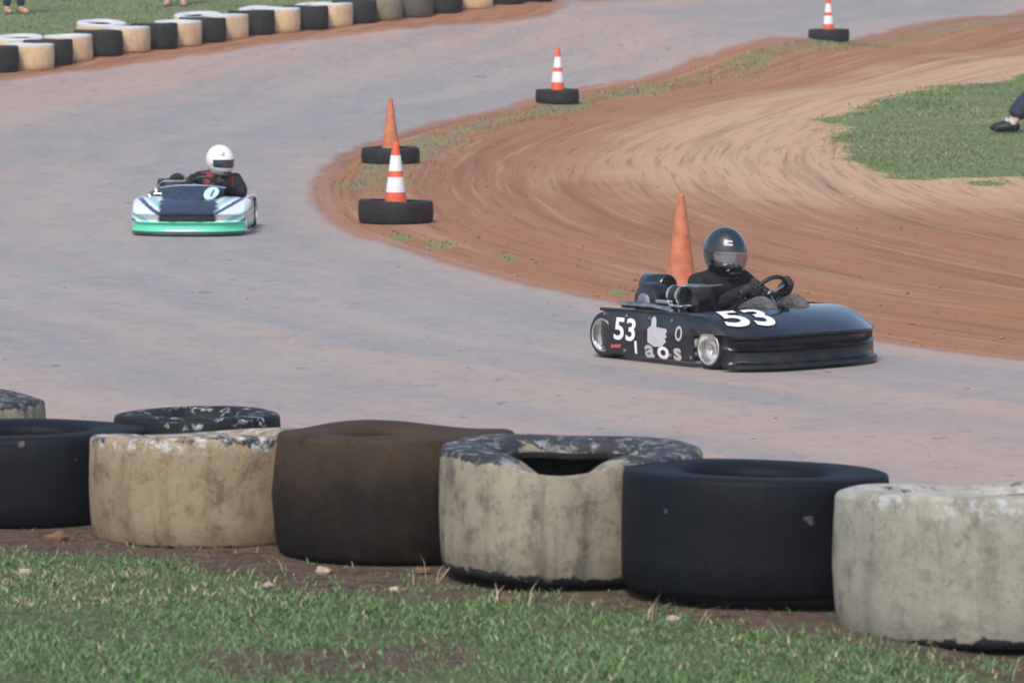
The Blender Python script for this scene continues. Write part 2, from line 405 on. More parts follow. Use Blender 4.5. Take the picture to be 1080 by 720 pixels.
# ------------------------------------------------------------------ ground and track meshes
def spaced(lo, hi, parts):
    v = [parts[0][0]]
    for a, b, st in parts: v += list(np.linspace(a, b, max(1, int(round((b - a) / st))) + 1))[1:]
    v = np.array(v); left = []; s = parts[0][2]; p = v[0]
    while p > lo: s *= 1.25; p -= s; left.append(p)
    right = []; s = parts[-1][2]; p = v[-1]
    while p < hi: s *= 1.25; p += s; right.append(p)
    return np.array(left[::-1] + list(v) + right)
def surf(px, py, D0=20.0, D1=130.0):
    D = np.linspace(D0, D1, 2200); a, b = ray(px, py); z = CAMZ + b * D; g = height(a * D, D)
    k = int(np.argmax(z <= g)); return Vector((a * D[k], D[k], float(g[k])))
gx = spaced(-420, 420, [(-8, -3, .18), (-3, 5, .09), (5, 14, .2)])
gy = spaced(-200, 620, [(8.5, 20, .12), (20, 60, .2), (60, 100, .35)])
NX, NY = len(gx), len(gy)
GX, GY = [a.ravel() for a in np.meshgrid(gx, gy, indexing='ij')]
GZ = height(GX, GY)
dI, arcI, ix, iy = poly_dist(GX, GY, INNER)
dO, arcO, ox, oy = poly_dist(GX, GY, OUTER)
inT = inside(GX, GY, TRACK)
dP, _, _, _ = poly_dist(GX, GY, PATCH); inP = inside(GX, GY, PATCH)

CLUMPS = [(*surf(px, py)[:2], w, .5) for px, py, w in ((463, 259, .17), (422, 251, .12), (536, 272, .08), (650, 309, .07), (372, 196, .25), (1040, 194, .22), (880, 128, .2), (395, 222, .2))]
def grass_mask(x, y, dI, dP, inP, inT):
    """how green the ground is, 0..1"""
    sdP = np.where(inP, dP, -dP)
    g = sstep(-.05, .65, sdP + 1.3 * (fbm(x, y, .8) - .5))                               # infield patch
    infield = (~inT) & (x > -2.2) & (y > 27) & (dI < 12)
    strip = sstep(43, 48, y) * (1 - sstep(.55, 1.35, dI + .5 * (fbm(x, y, .7) - .5))) * sstep(.05, .25, dI) * (.40 + .22 * sstep(.35, .7, fbm(x, y, 1.3)))
    near = np.zeros_like(x)
    for cx, cy, rx, ry in CLUMPS: near = np.maximum(near, .95 * np.exp(-(((x - cx) / rx) ** 2 + ((y - cy) / ry) ** 2)))
    g = np.maximum(g, np.where(infield, np.maximum(strip, near), 0))
    outer_far = (~inT) & (y > 45) & (poly_dist(x, y, OUTER)[0] < dI) & (x < 20) & ~inP & (dP > 3)
    g = np.maximum(g, np.where(outer_far, sstep(1.0, 1.7, poly_dist(x, y, OUTER)[0]), 0))
    return g
def fg_grass(x, y):
    dp = y + .85 * x                                                                     # distance across the tyre row
    return (1 - sstep(11.35, 12.12, dp + .22 * np.clip(-x, 0, 3) + .75 * (fbm(x, y, 2.2) - .5))) * (.35 + .65 * sstep(.34, .52, fbm(x + 9, y, 1.6)))
gm = grass_mask(GX, GY, dI, dP, inP, inT)
fgm = fg_grass(GX, GY) * (GY < 20)
away = (~inT) & (GY < 30) & ((GY + .85 * GX) < 13.3)

quad = []
idx = np.arange(NX * NY).reshape(NX, NY)
Q = np.stack([idx[:-1, :-1], idx[1:, :-1], idx[1:, 1:], idx[:-1, 1:]], -1).reshape(-1, 4)
def mesh_from(name, V, F):
    me = bpy.data.meshes.new(name); k = F.shape[1]
    me.vertices.add(len(V)); me.vertices.foreach_set('co', np.ascontiguousarray(V, np.float32).ravel())
    me.loops.add(F.size); me.loops.foreach_set('vertex_index', np.ascontiguousarray(F, np.int32).ravel())
    me.polygons.add(len(F)); me.polygons.foreach_set('loop_start', np.arange(0, F.size, k, dtype=np.int32))
    me.update(calc_edges=True); return me
def fattr(me, name, arr):
    a = me.attributes.new(name, 'FLOAT', 'POINT'); a.data.foreach_set('value', np.ascontiguousarray(arr, np.float32))
def vattr(me, name, arr):
    a = me.attributes.new(name, 'FLOAT_VECTOR', 'POINT'); a.data.foreach_set('vector', np.ascontiguousarray(arr, np.float32).ravel())

def dirt_colour(t, flow, pos, tone):
    """red clay, streaked along the direction the karts drive"""
    f = t.sep(flow)
    warp = t.math('MULTIPLY', t.noise(t.mapping(pos, (.35, .1, 1)), 1.0, 2), .22)
    v = t.math('ADD', f[1], warp)
    cv = t.n('ShaderNodeCombineXYZ'); t.l(t.math('MULTIPLY', f[0], .022), cv.inputs[0]); t.l(v, cv.inputs[1])
    s1 = t.noise(cv.outputs[0], 2.3, 4, .6); s2 = t.noise(cv.outputs[0], 6.5, 3, .6); s3 = t.noise(cv.outputs[0], 17, 2, .5)
    grain = t.noise(t.mapping(pos, (1, .8, 1)), 9, 5, .7); big = t.noise(pos, .35, 4)
    c = t.mix(t.ramp(t.math('ADD', tone, t.math('MULTIPLY', t.math('SUBTRACT', big, .5), .7)), .1, .9), (.31, .155, .085), (.47, .315, .20))
    c = t.mix(t.math('MULTIPLY', t.ramp(s1, .50, .66), .5), c, (.17, .082, .052))  # dark lines painted for the shade inside wheel ruts, here to s3
    c = t.mix(t.math('MULTIPLY', t.ramp(s2, .54, .68), .34), c, (.19, .10, .065))
    c = t.mix(t.math('MULTIPLY', t.ramp(s3, .55, .68), .46), c, (.16, .075, .045))
    c = t.mix(t.math('MULTIPLY', t.ramp(s2, .46, .34), .25), c, (.50, .375, .275))
    c = t.mix(t.math('MULTIPLY', t.ramp(grain, .52, .75), .3), c, (.20, .105, .06))
    h = t.math('ADD', t.math('MULTIPLY', s1, 1.2), t.math('ADD', t.math('MULTIPLY', s2, .9), t.math('MULTIPLY', grain, .5)))
    return c, h

def ground_material():
    t = NT('red_clay_and_turf'); pos = t.n('ShaderNodeNewGeometry').outputs['Position']
    flow = t.attr('flow').outputs['Vector']; tone = t.attr('tone').outputs['Fac']
    c, h = dirt_colour(t, flow, pos, tone)
    soil = t.attr('soil').outputs['Fac']
    sn = t.noise(pos, 26, 6, .7); sb = t.noise(pos, 3.5, 4)
    sc = t.mix(t.ramp(sn, .3, .7), (.045, .031, .024), (.145, .10, .075))
    sc = t.mix(t.math('MULTIPLY', t.ramp(sb, .4, .7), .5), sc, (.105, .085, .062))
    c = t.mix(soil, c, sc)
    g = t.attr('grass').outputs['Fac']; gn = t.noise(t.mapping(pos, (1, .5, 1)), 2.6, 6, .7)
    gmask = t.ramp(t.math('ADD', g, t.math('MULTIPLY', t.math('SUBTRACT', gn, .5), .9)), .32, .62)
    gc = t.mix(t.ramp(t.noise(pos, 1.1, 5, .65), .3, .7), (.105, .155, .065), (.18, .205, .10))
    gc = t.mix(t.math('MULTIPLY', t.ramp(gn, .55, .7), .45), gc, (.22, .18, .11))
    gc = t.mix(soil, gc, t.mix(t.ramp(sn, .35, .65), (.060, .082, .036), (.105, .125, .062)))
    ol = t.attr('olive').outputs['Fac']
    gc = t.mix(t.math('MULTIPLY', ol, .75), gc, (.235, .205, .115))
    c = t.mix(gmask, c, gc)
    t.bump(t.math('ADD', h, t.math('MULTIPLY', t.math('ADD', sn, gn), .6)), .55, .03)
    return t.out(c, .92, 0, .2)
V = np.c_[GX, GY, GZ]
gme = mesh_from('ground', V, Q)
flow = np.c_[arcI, np.where(inT, -dI, dI), np.zeros_like(dI)]
vattr(gme, 'flow', flow)
fattr(gme, 'grass', np.maximum(gm, fgm * .95))
fattr(gme, 'soil', sstep(14.6, 13.6, GY + .85 * GX) * 1.0 if False else (1 - sstep(13.2, 14.4, GY + .85 * GX)) * (GY < 24))
dPs = np.where(inP, 0, dP); tone = np.clip(dI / (dI + dPs + 1e-6), 0, 1); tone = sstep(.18, .9, tone)
fattr(gme, 'olive', ((~inT) & (dI < 2.0) & (GX > -3)) * 1.0)
fattr(gme, 'tone', np.where(inT, .2, tone))
gme.materials.append(ground_material()); gme.polygons.foreach_set('use_smooth', [True] * len(gme.polygons))
ground = bpy.data.objects.new('ground', gme); col.objects.link(ground); tag(ground, kind='structure')

def track_material():
    t = NT('packed_clay_track'); pos = t.n('ShaderNodeNewGeometry').outputs['Position']
    flow = t.attr('flow').outputs['Vector']; f = t.sep(flow)
    edge = t.attr('edge').outputs['Fac']; warm = t.attr('warm').outputs['Fac']
    dcol, dh = dirt_colour(t, flow, pos, .15)
    cv = t.n('ShaderNodeCombineXYZ'); t.l(t.math('MULTIPLY', f[0], .045), cv.inputs[0])
    t.l(t.math('ADD', f[1], t.math('MULTIPLY', t.noise(pos, .25, 2), 1.2)), cv.inputs[1])
    s1 = t.noise(cv.outputs[0], .9, 4, .55); s2 = t.noise(cv.outputs[0], 4.2, 4, .6)
    grain = t.noise(t.mapping(pos, (1, .6, 1)), 6, 6, .7); peb = t.noise(t.mapping(pos, (1, .55, 1)), 5.2, 2, .5)
    big = t.noise(pos, .22, 3)
    w = t.math('ADD', warm, t.math('MULTIPLY', t.math('SUBTRACT', big, .5), .6), True)
    c = t.mix(w, (.300, .292, .284), (.385, .280, .235))
    c = t.mix(t.math('MULTIPLY', t.ramp(s1, .42, .60), .55), c, (.215, .226, .242))
    c = t.mix(t.math('MULTIPLY', t.ramp(s2, .48, .64), .35), c, (.385, .29, .245))
    mot = t.noise(t.mapping(pos, (1, .5, 1)), 1.7, 7, .72)
    c = t.mix(t.math('MULTIPLY', t.ramp(mot, .48, .66), .28), c, (.385, .325, .29))
    c = t.mix(t.math('MULTIPLY', t.ramp(mot, .48, .34), .3), c, (.20, .20, .20))
    c = t.mix(t.math('MULTIPLY', t.ramp(grain, .50, .70), .34), c, (.19, .155, .145))
    fine = t.noise(t.mapping(pos, (1, .35, 1)), 16, 4, .7)
    c = t.mix(t.math('MULTIPLY', t.ramp(fine, .5, .7), .25), c, (.44, .37, .35))
    c = t.mix(t.math('MULTIPLY', t.ramp(peb, .71, .75), .6), c, (.17, .105, .08))
    e = t.math('ADD', edge, t.math('MULTIPLY', t.math('SUBTRACT', t.noise(t.mapping(pos, (1, .4, 1)), 1.6, 6, .7), .5), .5))
    c = t.mix(t.ramp(e, .30, .10), c, dcol)
    t.bump(t.math('ADD', t.math('ADD', t.math('ADD', grain, t.math('MULTIPLY', fine, .5)), t.math('MULTIPLY', s2, .5)), t.math('MULTIPLY', t.ramp(peb, .68, .76), .9)), .5, .015)
    return t.out(c, t.math('ADD', t.math('MULTIPLY', grain, .25), .55), 0, .35)
cen_in = inT[Q].sum(1) >= 3
FT = Q[cen_in]
used = np.unique(FT); remap = -np.ones(NX * NY, int); remap[used] = np.arange(len(used))
FTr = remap[FT]
cnt = np.zeros(NX * NY, int); np.add.at(cnt, FT.ravel(), 1)
bd = used[cnt[used] < 4]
TX, TY = GX.copy(), GY.copy()
useI = dI[bd] < dO[bd]
mind = np.minimum(dI[bd], dO[bd]); ok = mind < .6
TX[bd[ok]] = np.where(useI, ix[bd], ox[bd])[ok]; TY[bd[ok]] = np.where(useI, iy[bd], oy[bd])[ok]
TZ = GZ.copy(); TZ[bd] = height(TX[bd], TY[bd])
ed0 = np.minimum(dI, dO); ed0[bd] = 0
tz = TZ[used] + .002 + .010 * sstep(0, .5, ed0[used])
tme = mesh_from('track', np.c_[TX[used], TY[used], tz], FTr)
sgn = np.where(inT, -dI, dI); sgn[bd] = np.where(ok & useI, 0, sgn[bd])
vattr(tme, 'flow', np.c_[arcI, sgn, np.zeros_like(dI)][used])
ed = np.minimum(dI, dO * .8); ed[bd] = 0
fattr(tme, 'edge', ed[used])
warm_f = np.clip(.12 + .9 * (1 - sstep(.0, 4.0, dO)) * (GY > 40) + .35 * (1 - sstep(.2, 2.0, dI)) + .75 * (1 - sstep(23, 33, GY)) + .45 * (1 - sstep(0, 5, GX + 7.5)) * (GY > 35) , 0, 1)
fattr(tme, 'warm', warm_f[used])
tme.materials.append(track_material()); tme.polygons.foreach_set('use_smooth', [True] * len(tme.polygons))
track = bpy.data.objects.new('track', tme); col.objects.link(track); tag(track, kind='structure')
def tzat(x, y): return hz(x, y) + .012

# ------------------------------------------------------------------ grass blades
def blades(name, x, y, z, hgt, wid, shade, mat, lean=.5, seg=2):
    n = len(x); az = rng.random(n) * 2 * math.pi; ln = lean * (.25 + rng.random(n)) * hgt
    dx, dy = np.cos(az), np.sin(az); px, py = -dy, dx
    fa = rng.random(n) * 2 * math.pi; px, py = np.cos(fa), np.sin(fa)
    rows = []
    for k, (t, w) in enumerate(((0, 1.0), (.55, .75), (1.0, .0))):
        cx = x + dx * ln * t * t; cy = y + dy * ln * t * t; cz = z + hgt * t * (1 - .25 * t * lean)
        if w > 0:
            rows.append(np.c_[cx - px * wid * w / 2, cy - py * wid * w / 2, cz]); rows.append(np.c_[cx + px * wid * w / 2, cy + py * wid * w / 2, cz])
        else: rows.append(np.c_[cx, cy, cz])
    V = np.stack(rows, 1).reshape(-1, 3); b = np.arange(n)[:, None] * 5
    F3 = np.concatenate([b + np.array([[0, 1, 3]]), b + np.array([[0, 3, 2]]), b + np.array([[2, 3, 4]])])
    me = mesh_from(name, V, F3); fattr(me, 'shade', np.repeat(shade, 5)); fattr(me, 'tall', np.tile([0, 0, .55, .55, 1.0], n))
    me.materials.append(mat); o = bpy.data.objects.new(name, me); col.objects.link(o); return o
def blade_mat(name, greens, dry):
    t = NT(name); s = t.attr('shade').outputs['Fac']
    r = t.n('ShaderNodeValToRGB'); t.l(s, r.inputs[0]); e = r.color_ramp.elements
    e[0].position = 0; e[0].color = (*greens[0], 1); e[1].position = .78; e[1].color = (*greens[2], 1)
    k = e.new(.4); k.color = (*greens[1], 1); k = e.new(.80); k.color = (*dry, 1); k = e.new(1.0); k.color = (*[c * 1.3 for c in dry], 1)
    t.out(r.outputs[0], .55, 0, .3)
    t.b.inputs['Subsurface Weight'].default_value = 0.0
    return t.m
m_fg = blade_mat('lawn_blades', ((.078, .15, .058), (.118, .22, .085), (.18, .295, .125)), (.38, .32, .20))
m_far = blade_mat('field_blades', ((.11, .18, .07), (.15, .22, .09), (.20, .26, .12)), (.34, .28, .17))
def scatter_fg(n, x0, x1, y0, y1):
    x = rng.uniform(x0, x1, n); y = rng.uniform(y0, y1, n)
    p = fg_grass(x, y) * (.45 + .55 * sstep(.3, .6, fbm(x, y, 5.0)))
    p = np.maximum(p, .035 * (y + .85 * x < 12.6))
    k = rng.random(n) < p; return x[k], y[k]
xa, ya = scatter_fg(170000, -1.75, 1.75, 9.3, 13.2)
xb, yb = scatter_fg(26000, -4.5, -1.75, 8, 14.5); xc, yc = scatter_fg(26000, 1.75, 4.5, 7, 12)
x = np.r_[xa, xb, xc]; y = np.r_[ya, yb, yc]; n = len(x)
ff = fbm(x, y, 3.0)
hg = (.010 + .020 * rng.random(n) ** 1.7) * (.55 + .9 * ff)
sh = np.clip(rng.random(n) * .62 + .35 * (fbm(x + 3, y, 1.4) - .5) + .1, 0, .79); dry = rng.random(n) < (.06 + .22 * sstep(.5, .7, fbm(x, y + 20, 1.2)))
sh[dry] = .8 + .2 * rng.random(dry.sum())
lawn = blades('lawn_grass', x, y, height(x, y) - .004, hg, .0028 + .0025 * rng.random(n), sh, m_fg, .9)
tag(lawn, 'short patchy green lawn in front of the near tyre wall', 'grass', kind='stuff')
# a few long dry stalks leaning beside the tyres
st = [(685, 655), (690, 652), (700, 657), (610, 650), (560, 640), (455, 612), (440, 615), (820, 672), (830, 690), (300, 600), (520, 636), (745, 662)]
sx_, sy_ = zip(*[tuple(on_plane(px, py, FGZ))[:2] for px, py in st for _ in range(3)])
sx_ = np.array(sx_) + rng.normal(0, .012, len(sx_)); sy_ = np.array(sy_) + rng.normal(0, .03, len(sy_))
stalk = blades('dry_stalks', sx_, sy_, height(sx_, sy_), rng.uniform(.04, .10, len(sx_)), np.full(len(sx_), .003), np.full(len(sx_), .9), m_fg, 1.2)
tag(stalk, 'dry straw stalks sticking up by the feet of the near tyres', 'grass', kind='stuff')

def scatter_far(n, x0, x1, y0, y1, thr=.35):
    x = rng.uniform(x0, x1, n); y = rng.uniform(y0, y1, n)
    d1 = poly_dist(x, y, INNER)[0]; d2 = poly_dist(x, y, PATCH)[0]; i2 = inside(x, y, PATCH); it = inside(x, y, TRACK)
    g = grass_mask(x, y, d1, d2, i2, it); g[it] = 0
    k = rng.random(n) < g * sstep(thr, thr + .25, fbm(x, y, .9) + .2)
    return x[k], y[k]
def far_grass(name, sets, label, hmin, hmax, wid, mat=None):
    x = np.concatenate([s[0] for s in sets]); y = np.concatenate([s[1] for s in sets]); n = len(x)
    hg = (hmin + (hmax - hmin) * rng.random(n) ** 2) * (.4 + 1.1 * fbm(x, y, 1.0))
    sh = np.clip(rng.random(n) * .55 + .5 * (fbm(x + 3, y, .5) - .5) + .12, 0, .79); d = rng.random(n) < .05 + .2 * sstep(.45, .65, fbm(x, y + 33, .6)); sh[d] = .85
    o = blades(name, x, y, height(x, y) - .004, hg, wid * (.6 + .8 * rng.random(n)), sh, mat or m_far, .8)
    return tag(o, label, 'grass', kind='stuff')
far_grass('infield_grass', [scatter_far(190000, 2.8, 9.5, 46, 78), scatter_far(20000, 9.5, 16, 42, 84)], 'patch of rough green grass inside the bend of the track', .015, .05, .009)
far_grass('verge_grass', [scatter_far(60000, -2.2, 4, 33, 74), scatter_far(25000, 2, 12, 68, 96)], 'thin tufts of grass along the inner edge of the track', .015, .06, .010, blade_mat('verge_blades', ((.12, .15, .065), (.18, .19, .085), (.24, .22, .11)), (.33, .26, .15)))
far_grass('bank_grass', [scatter_far(60000, -11, 6, 60, 100, .1)], 'green grass bank behind the far tyre wall', .03, .09, .016)

# loose clay crumbs thrown up by the karts
def crumbs(name, x, y, r, mat, label):
    bm = bmesh.new(); bmesh.ops.create_icosphere(bm, subdivisions=1, radius=1.0)
    bv = np.array([v.co[:] for v in bm.verts]); bm.verts.index_update(); bf = np.array([[v.index for v in f.verts] for f in bm.faces]); bm.free()
    n = len(x); m = len(bv)
    Vx = bv[None] * (1 + .35 * (rng.random((n, m, 1)) - .5)) * (r[:, None, None] * np.stack([.8 + .8 * rng.random(n), .8 + .8 * rng.random(n), .45 + .4 * rng.random(n)], -1)[:, None, :])
    Vx += np.stack([x, y, height(x, y) + r * .25 + .004], -1)[:, None, :]
    F = (np.arange(n)[:, None, None] * m + bf[None]).reshape(-1, 3)
    me = mesh_from(name, Vx.reshape(-1, 3), F); me.materials.append(mat); o = bpy.data.objects.new(name, me); col.objects.link(o)
    return tag(o, label, 'clay crumbs', kind='stuff')
def along_inner(n, lo, hi, y0, y1):
    seg = INNER[(INNER[:, 1] > y0) & (INNER[:, 1] < y1)]; k = rng.integers(0, len(seg) - 1, n); t = rng.random(n)[:, None]
    p = seg[k] * (1 - t) + seg[k + 1] * t; d = seg[k + 1] - seg[k]; d = d / np.linalg.norm(d, axis=1)[:, None]
    q = p + np.c_[d[:, 1], -d[:, 0]] * (lo + (hi - lo) * rng.random(n) ** 1.4)[:, None]; return q[:, 0], q[:, 1]
cx1, cy1 = along_inner(700, -.2, 1.8, 27, 70); cx2, cy2 = along_inner(500, 0, 6, 27, 60)
cxx, cyy = np.r_[cx1, cx2], np.r_[cy1, cy2]
crumbs('clay_crumbs', cxx, cyy, .003 + .012 * rng.random(len(cxx)) ** 5, simple('dry_clay', (.30, .165, .10), .95, var=.35, scale=3), 'loose crumbs of red clay scattered over the infield dirt')
gx3 = rng.uniform(-4, 4.5, 500); gy3 = rng.uniform(22, 34, 500); kk = inside(gx3, gy3, TRACK)
crumbs('track_crumbs', gx3[kk], gy3[kk], .003 + .012 * rng.random(int(kk.sum())) ** 3, simple('brown_grit', (.19, .11, .08), .95, var=.35, scale=3), 'scattered brown grit on the near part of the track')

# ------------------------------------------------------------------ tyres
def tyre_mesh(name, Rr, h, mat, seed, hole=.52, deform=None, bulge=.006, wob=.012, n=72, sink=.034):
    """a race tyre lying on its side: tread, both sidewalls, beads and hollow inside"""
    ri = Rr * hole
    prof = [(ri, .04), (ri + .03, .012), (Rr * .86, .0), (Rr - .014, .006), (Rr - .002, .022), (Rr + bulge * .55, h * .28), (Rr + bulge, h * .5), (Rr + bulge * .55, h * .72),
            (Rr - .001, h - .013), (Rr - .005, h - .004), (Rr - .016, h), (Rr * .82, h + .002), (Rr * .68, h + .001), (ri + .02, h - .006), (ri + .003, h - sink * .55), (ri, h - sink), (ri + .006, h - sink - .016), (Rr * .80, h - sink - .012), (Rr - .05, h - .075), (Rr - .04, h * .5), (Rr - .05, .06), (Rr * .8, .045), (ri + .008, .06)]
    rs = np.random.default_rng(seed); ph = rs.random(8) * 6.28; am = rs.normal(0, 1, 8)
    m = len(prof); vs = []; fs = []
    for k in range(n):
        t = 2 * math.pi * k / n
        wr = sum(am[j] * math.sin((j + 2) * t + ph[j]) / (j + 1.5) for j in range(4)) * wob
        wz = sum(am[j + 4] * math.sin((j + 1) * t + ph[j + 4]) / (j + 1.2) for j in range(4)) * wob * .7
        for r, z in prof:
            up = z / h
            p = Vector(((r + wr * (.4 + .6 * up)) * math.cos(t), (r + wr * (.4 + .6 * up)) * math.sin(t), z + wz * up))
            if deform: p = deform(p, t, up, r / Rr)
            vs.append(p)
    for k in range(n):
        q = (k + 1) % n
        for i in range(m):
            j = (i + 1) % m; fs.append((k * m + i, q * m + i, q * m + j, k * m + j))
    mb = MB(); mb.add(vs, fs); o = mb.build(name, mat, None, 60)
    o.data.materials.append(M['rubber_inside'])          # bare rubber from the bead inwards
    for k, p in enumerate(o.data.polygons):
        if k % m >= 15 or k % m == 0: p.material_index = 1
    return o

def bump_fn(t0, wid, t): 
    d = (t - t0 + math.pi) % (2 * math.pi) - math.pi; return math.exp(-(d / wid) ** 2)
def dent_front(p, t, up, rr):       # near upper sidewall collapsed, so the hole shows
    b = bump_fn(R(262), .50, t)
    if up > .6: p.z -= b * (.070 if rr < .97 else .034) * (up - .6) / .4; 
    return p
def lift_back(p, t, up, rr):        # far rim curled up
    b = bump_fn(R(95), .95, t)
    if up > .5 and rr < 1.0: p.z += b * .042 * (up - .5) / .5
    c = bump_fn(R(60), .25, t)
    if up > .7 and rr < .9: p.z -= c * .03
    return p
near = [  # px of centre, D of the front face, radius, height, material, deform, tilt(x,y), bulge, label, row of the front base
    (-64, 14.15, .335, .315, 'grey_cream', None, (0, 0), .006, 'scuffed pale tyre mostly hidden behind the black tyre at the left edge', 541),
    (28, 13.1, .345, .262, 'black_tyre', None, (-.01, 0), .002, 'black tyre at the left end of the near wall, before a scuffed pale one', 565),
    (222, 12.68, .325, .292, 'cream', None, (0, 0), .004, 'tan cream tyre with white flakes on top, between a black and a brown tyre', 586),
    (209, 13.5, .245, .262, 'black_flaked', None, (.0, .0), .002, 'smaller black tyre rim with white flakes, showing behind the tan cream tyre', 541),
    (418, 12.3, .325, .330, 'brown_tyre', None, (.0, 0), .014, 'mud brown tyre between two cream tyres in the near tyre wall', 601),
    (600, 11.85, .325, .325, 'grey_cream', dent_front, (0, .02), .004, 'grey stained cream tyre with its dented rim showing a dark hole', 622),
    (795, 11.5, .335, .30, 'black_tyre', None, (-.012, .01), .001, 'smooth black tyre right beside the pale chipped tyre at the right edge', 641),
    (1034, 11.05, .345, .352, 'white_cream', None, (-.005, .005), .008, 'pale chipped tyre at the right edge, largest and nearest of the tyre wall', 692)]
NEAR_XY = []
for i, (px, D, rr, h, mt, df, tilt, bl, lab, by) in enumerate(near):
    a, b = ray(px, by); Dc = D + rr; zf = CAMZ + b * D
    # the front base of the tyre is seen at pixel row `by`
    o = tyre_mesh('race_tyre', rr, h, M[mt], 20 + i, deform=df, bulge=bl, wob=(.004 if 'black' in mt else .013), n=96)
    xx = a * Dc
    o.location = (xx, Dc, hz(xx, Dc) - .012 if abs(hz(xx, Dc) - zf) > .12 else zf)
    o.rotation_euler = (tilt[0] - .022, tilt[1], 0)
    tag(o, lab, 'tyre', 'tyres of the near tyre wall'); NEAR_XY.append((xx, Dc, rr))
kinds = ['bg_dark', 'bg_cream', 'bg_dark', 'bg_cream', 'bg_dark', 'bg_cream', 'bg_dark', 'bg_cream', 'bg_dark', 'bg_cream', 'bg_dark', 'bg_cream', 'bg_dark', 'bg_cream', 'bg_dark', 'bg_olive', 'bg_olive_dark', 'bg_dark', 'bg_cream', 'bg_dark', 'bg_dark']
M['bg_olive_dark'] = tyre_mat('olive_grey_rubber', (.10, .098, .075), (.03, .03, .03), .36, .1, .5, (.07, .06, .05))
protos = {}
labs = [  # left to right
 'dark grey tyre cut by the left edge in the far tyre wall',
 'tan cream tyre at the left end of the far tyre wall, the first cream one', 'narrow strip of dark tyre between the first and second cream tyres of the far wall',
 'second cream tyre from the left in the far tyre wall', 'dark tyre just right of the second cream tyre of the far wall',
 'third cream tyre from the left in the far tyre wall', 'dark tyre between the third and fourth cream tyres of the far wall',
 'fourth cream tyre from the left in the far tyre wall', 'dark tyre between the fourth and fifth cream tyres of the far wall',
 'fifth cream tyre from the left in the far tyre wall', 'dark tyre between the fifth and sixth cream tyres of the far wall',
 'sixth cream tyre from the left in the far tyre wall', 'dark tyre between the sixth and seventh cream tyres of the far wall',
 'seventh cream tyre from the left in the far tyre wall, left of the olive one', 'dark tyre between the seventh cream tyre and the olive tyre of the far wall',
 'dirty olive yellow tyre in the far tyre wall', 'grey olive tyre just right of the dirty olive yellow one in the far wall',
 'dark tyre just left of the rightmost cream tyre in the far wall', 'rightmost cream tyre of the far wall, near the top edge',
 'dark tyre right of the last cream tyre of the far wall', 'farthest dark tyre, cut by the top edge at the right end of the far wall']
for i, p in enumerate(ROW3):
    k = kinds[i]
    if k not in protos: protos[k] = o = tyre_mesh('race_tyre', .34, .36, M[k], 60 + i, n=40, wob=.01)
    else: o = protos[k].copy(); col.objects.link(o)
    o.location = (p.x, p.y + .34, hz(p.x, p.y + .1) - .015); o.rotation_euler = (0, 0, i * 1.7)
    tag(o, labs[i], 'tyre', 'tyres of the far tyre wall')

BACK = []
back_labs = ['pale tyre top showing behind the far wall at its left end', 'white topped tyre behind the far wall, above its second cream tyre',
  'pale tyre top behind the far wall, above its fourth cream tyre', 'bright white topped tyre behind the far wall, above the dark tyre after the fifth cream', 'pale tyre top behind the far wall, at the top edge']
for (px, top, i), lab in zip(((18, 32, 1), (106, 17, 4), (208, 9, 8), (276, 3, 10), (334, -1, 12)), back_labs):
    a, b = ray(px, top); D = 63.6 + .56 * i + 1.05; z = CAMZ + b * (D + .5); h_ = .36
    o = tyre_mesh('race_tyre', .35, h_, M['bg_cream'], 90 + i, n=40, wob=.012)
    o.location = (a * D, D + .15, z - h_ - .075); o.rotation_euler = (R(5), 0, 0)
    BACK.append((a * D, D + .15, z - h_)); tag(o, lab, 'tyre', 'tyres behind the far tyre wall')

# ------------------------------------------------------------------ cones in tyres
def make_cone(h, r0, r1, plain):
    root = empty('traffic_cone')
    m = MB(); n = 28
    prof = [(r0 + .012, .022), (r0, .03)] + [(r0 + (r1 - r0) * k / 12, .03 + (h - .03) * k / 12) for k in range(1, 13)] + [(r1 * .8, h + .004), (r1 * .55, h), (r1 * .5, h - .04)]
    m.lathe(prof, n)
    m.build('cone_body', M['orange' if plain else 'orange_hot'], root)
    b = MB(); b.box(-.13, .13, -.13, .13, 0, .024, .008); b.build('cone_base', M['orange' if plain else 'orange_hot'], root)
    if not plain:
        for za, zb in ((h - .25, h - .115), (h - .435, h - .305)):
            rad = lambda z: r0 + (r1 - r0) * (z - .03) / (h - .03)
            bb = MB(); bb.lathe([(rad(za) + .0005, za - .001), (rad(za) + .0025, za), (rad(zb) + .0025, zb), (rad(zb) + .0005, zb + .001)], n); bb.build('reflective_band', M['reflective'], root)
    return root
striped = make_cone(.70, .115, .027, False); plain = make_cone(.72, .115, .024, True)
used_proto = {}
ct = {}
def cone_at(px, base_y, D, kind, h, rT, hT, lab, tlab, tilt=(0, 0), z=None):
    P = at(px, base_y, D); Dc = D + (rT if rT else 0)
    a, b = ray(px, base_y); X = a * Dc; g = hz(X, Dc)
    pr = striped if kind == 's' else plain
    o = pr if kind not in used_proto else copy_tree(pr); used_proto[kind] = 1
    o.location = (X, Dc, g + .002); o.rotation_euler = (tilt[0], tilt[1], random.random()); o.scale = (1, 1, h / (.70 if kind == 's' else .72))
    tag(o, lab, 'traffic cone', 'traffic cones marking the inner edge')
    if rT:
        ty = tyre_mesh('car_tyre', rT, hT, M['cone_tyre'], int(px), hole=.62, n=48, wob=.006, bulge=.006, sink=.03); ty.location = (X, Dc, g - .008); ty.rotation_euler = (0, 0, px)
        tag(ty, tlab, 'tyre', 'tyres holding the traffic cones')
cone_at(417.5, 238, 41.2, 's', .70, .325, .20, 'orange and white striped cone nearest the apex, in front of a plain orange one', 'black tyre round the foot of the nearest striped cone')
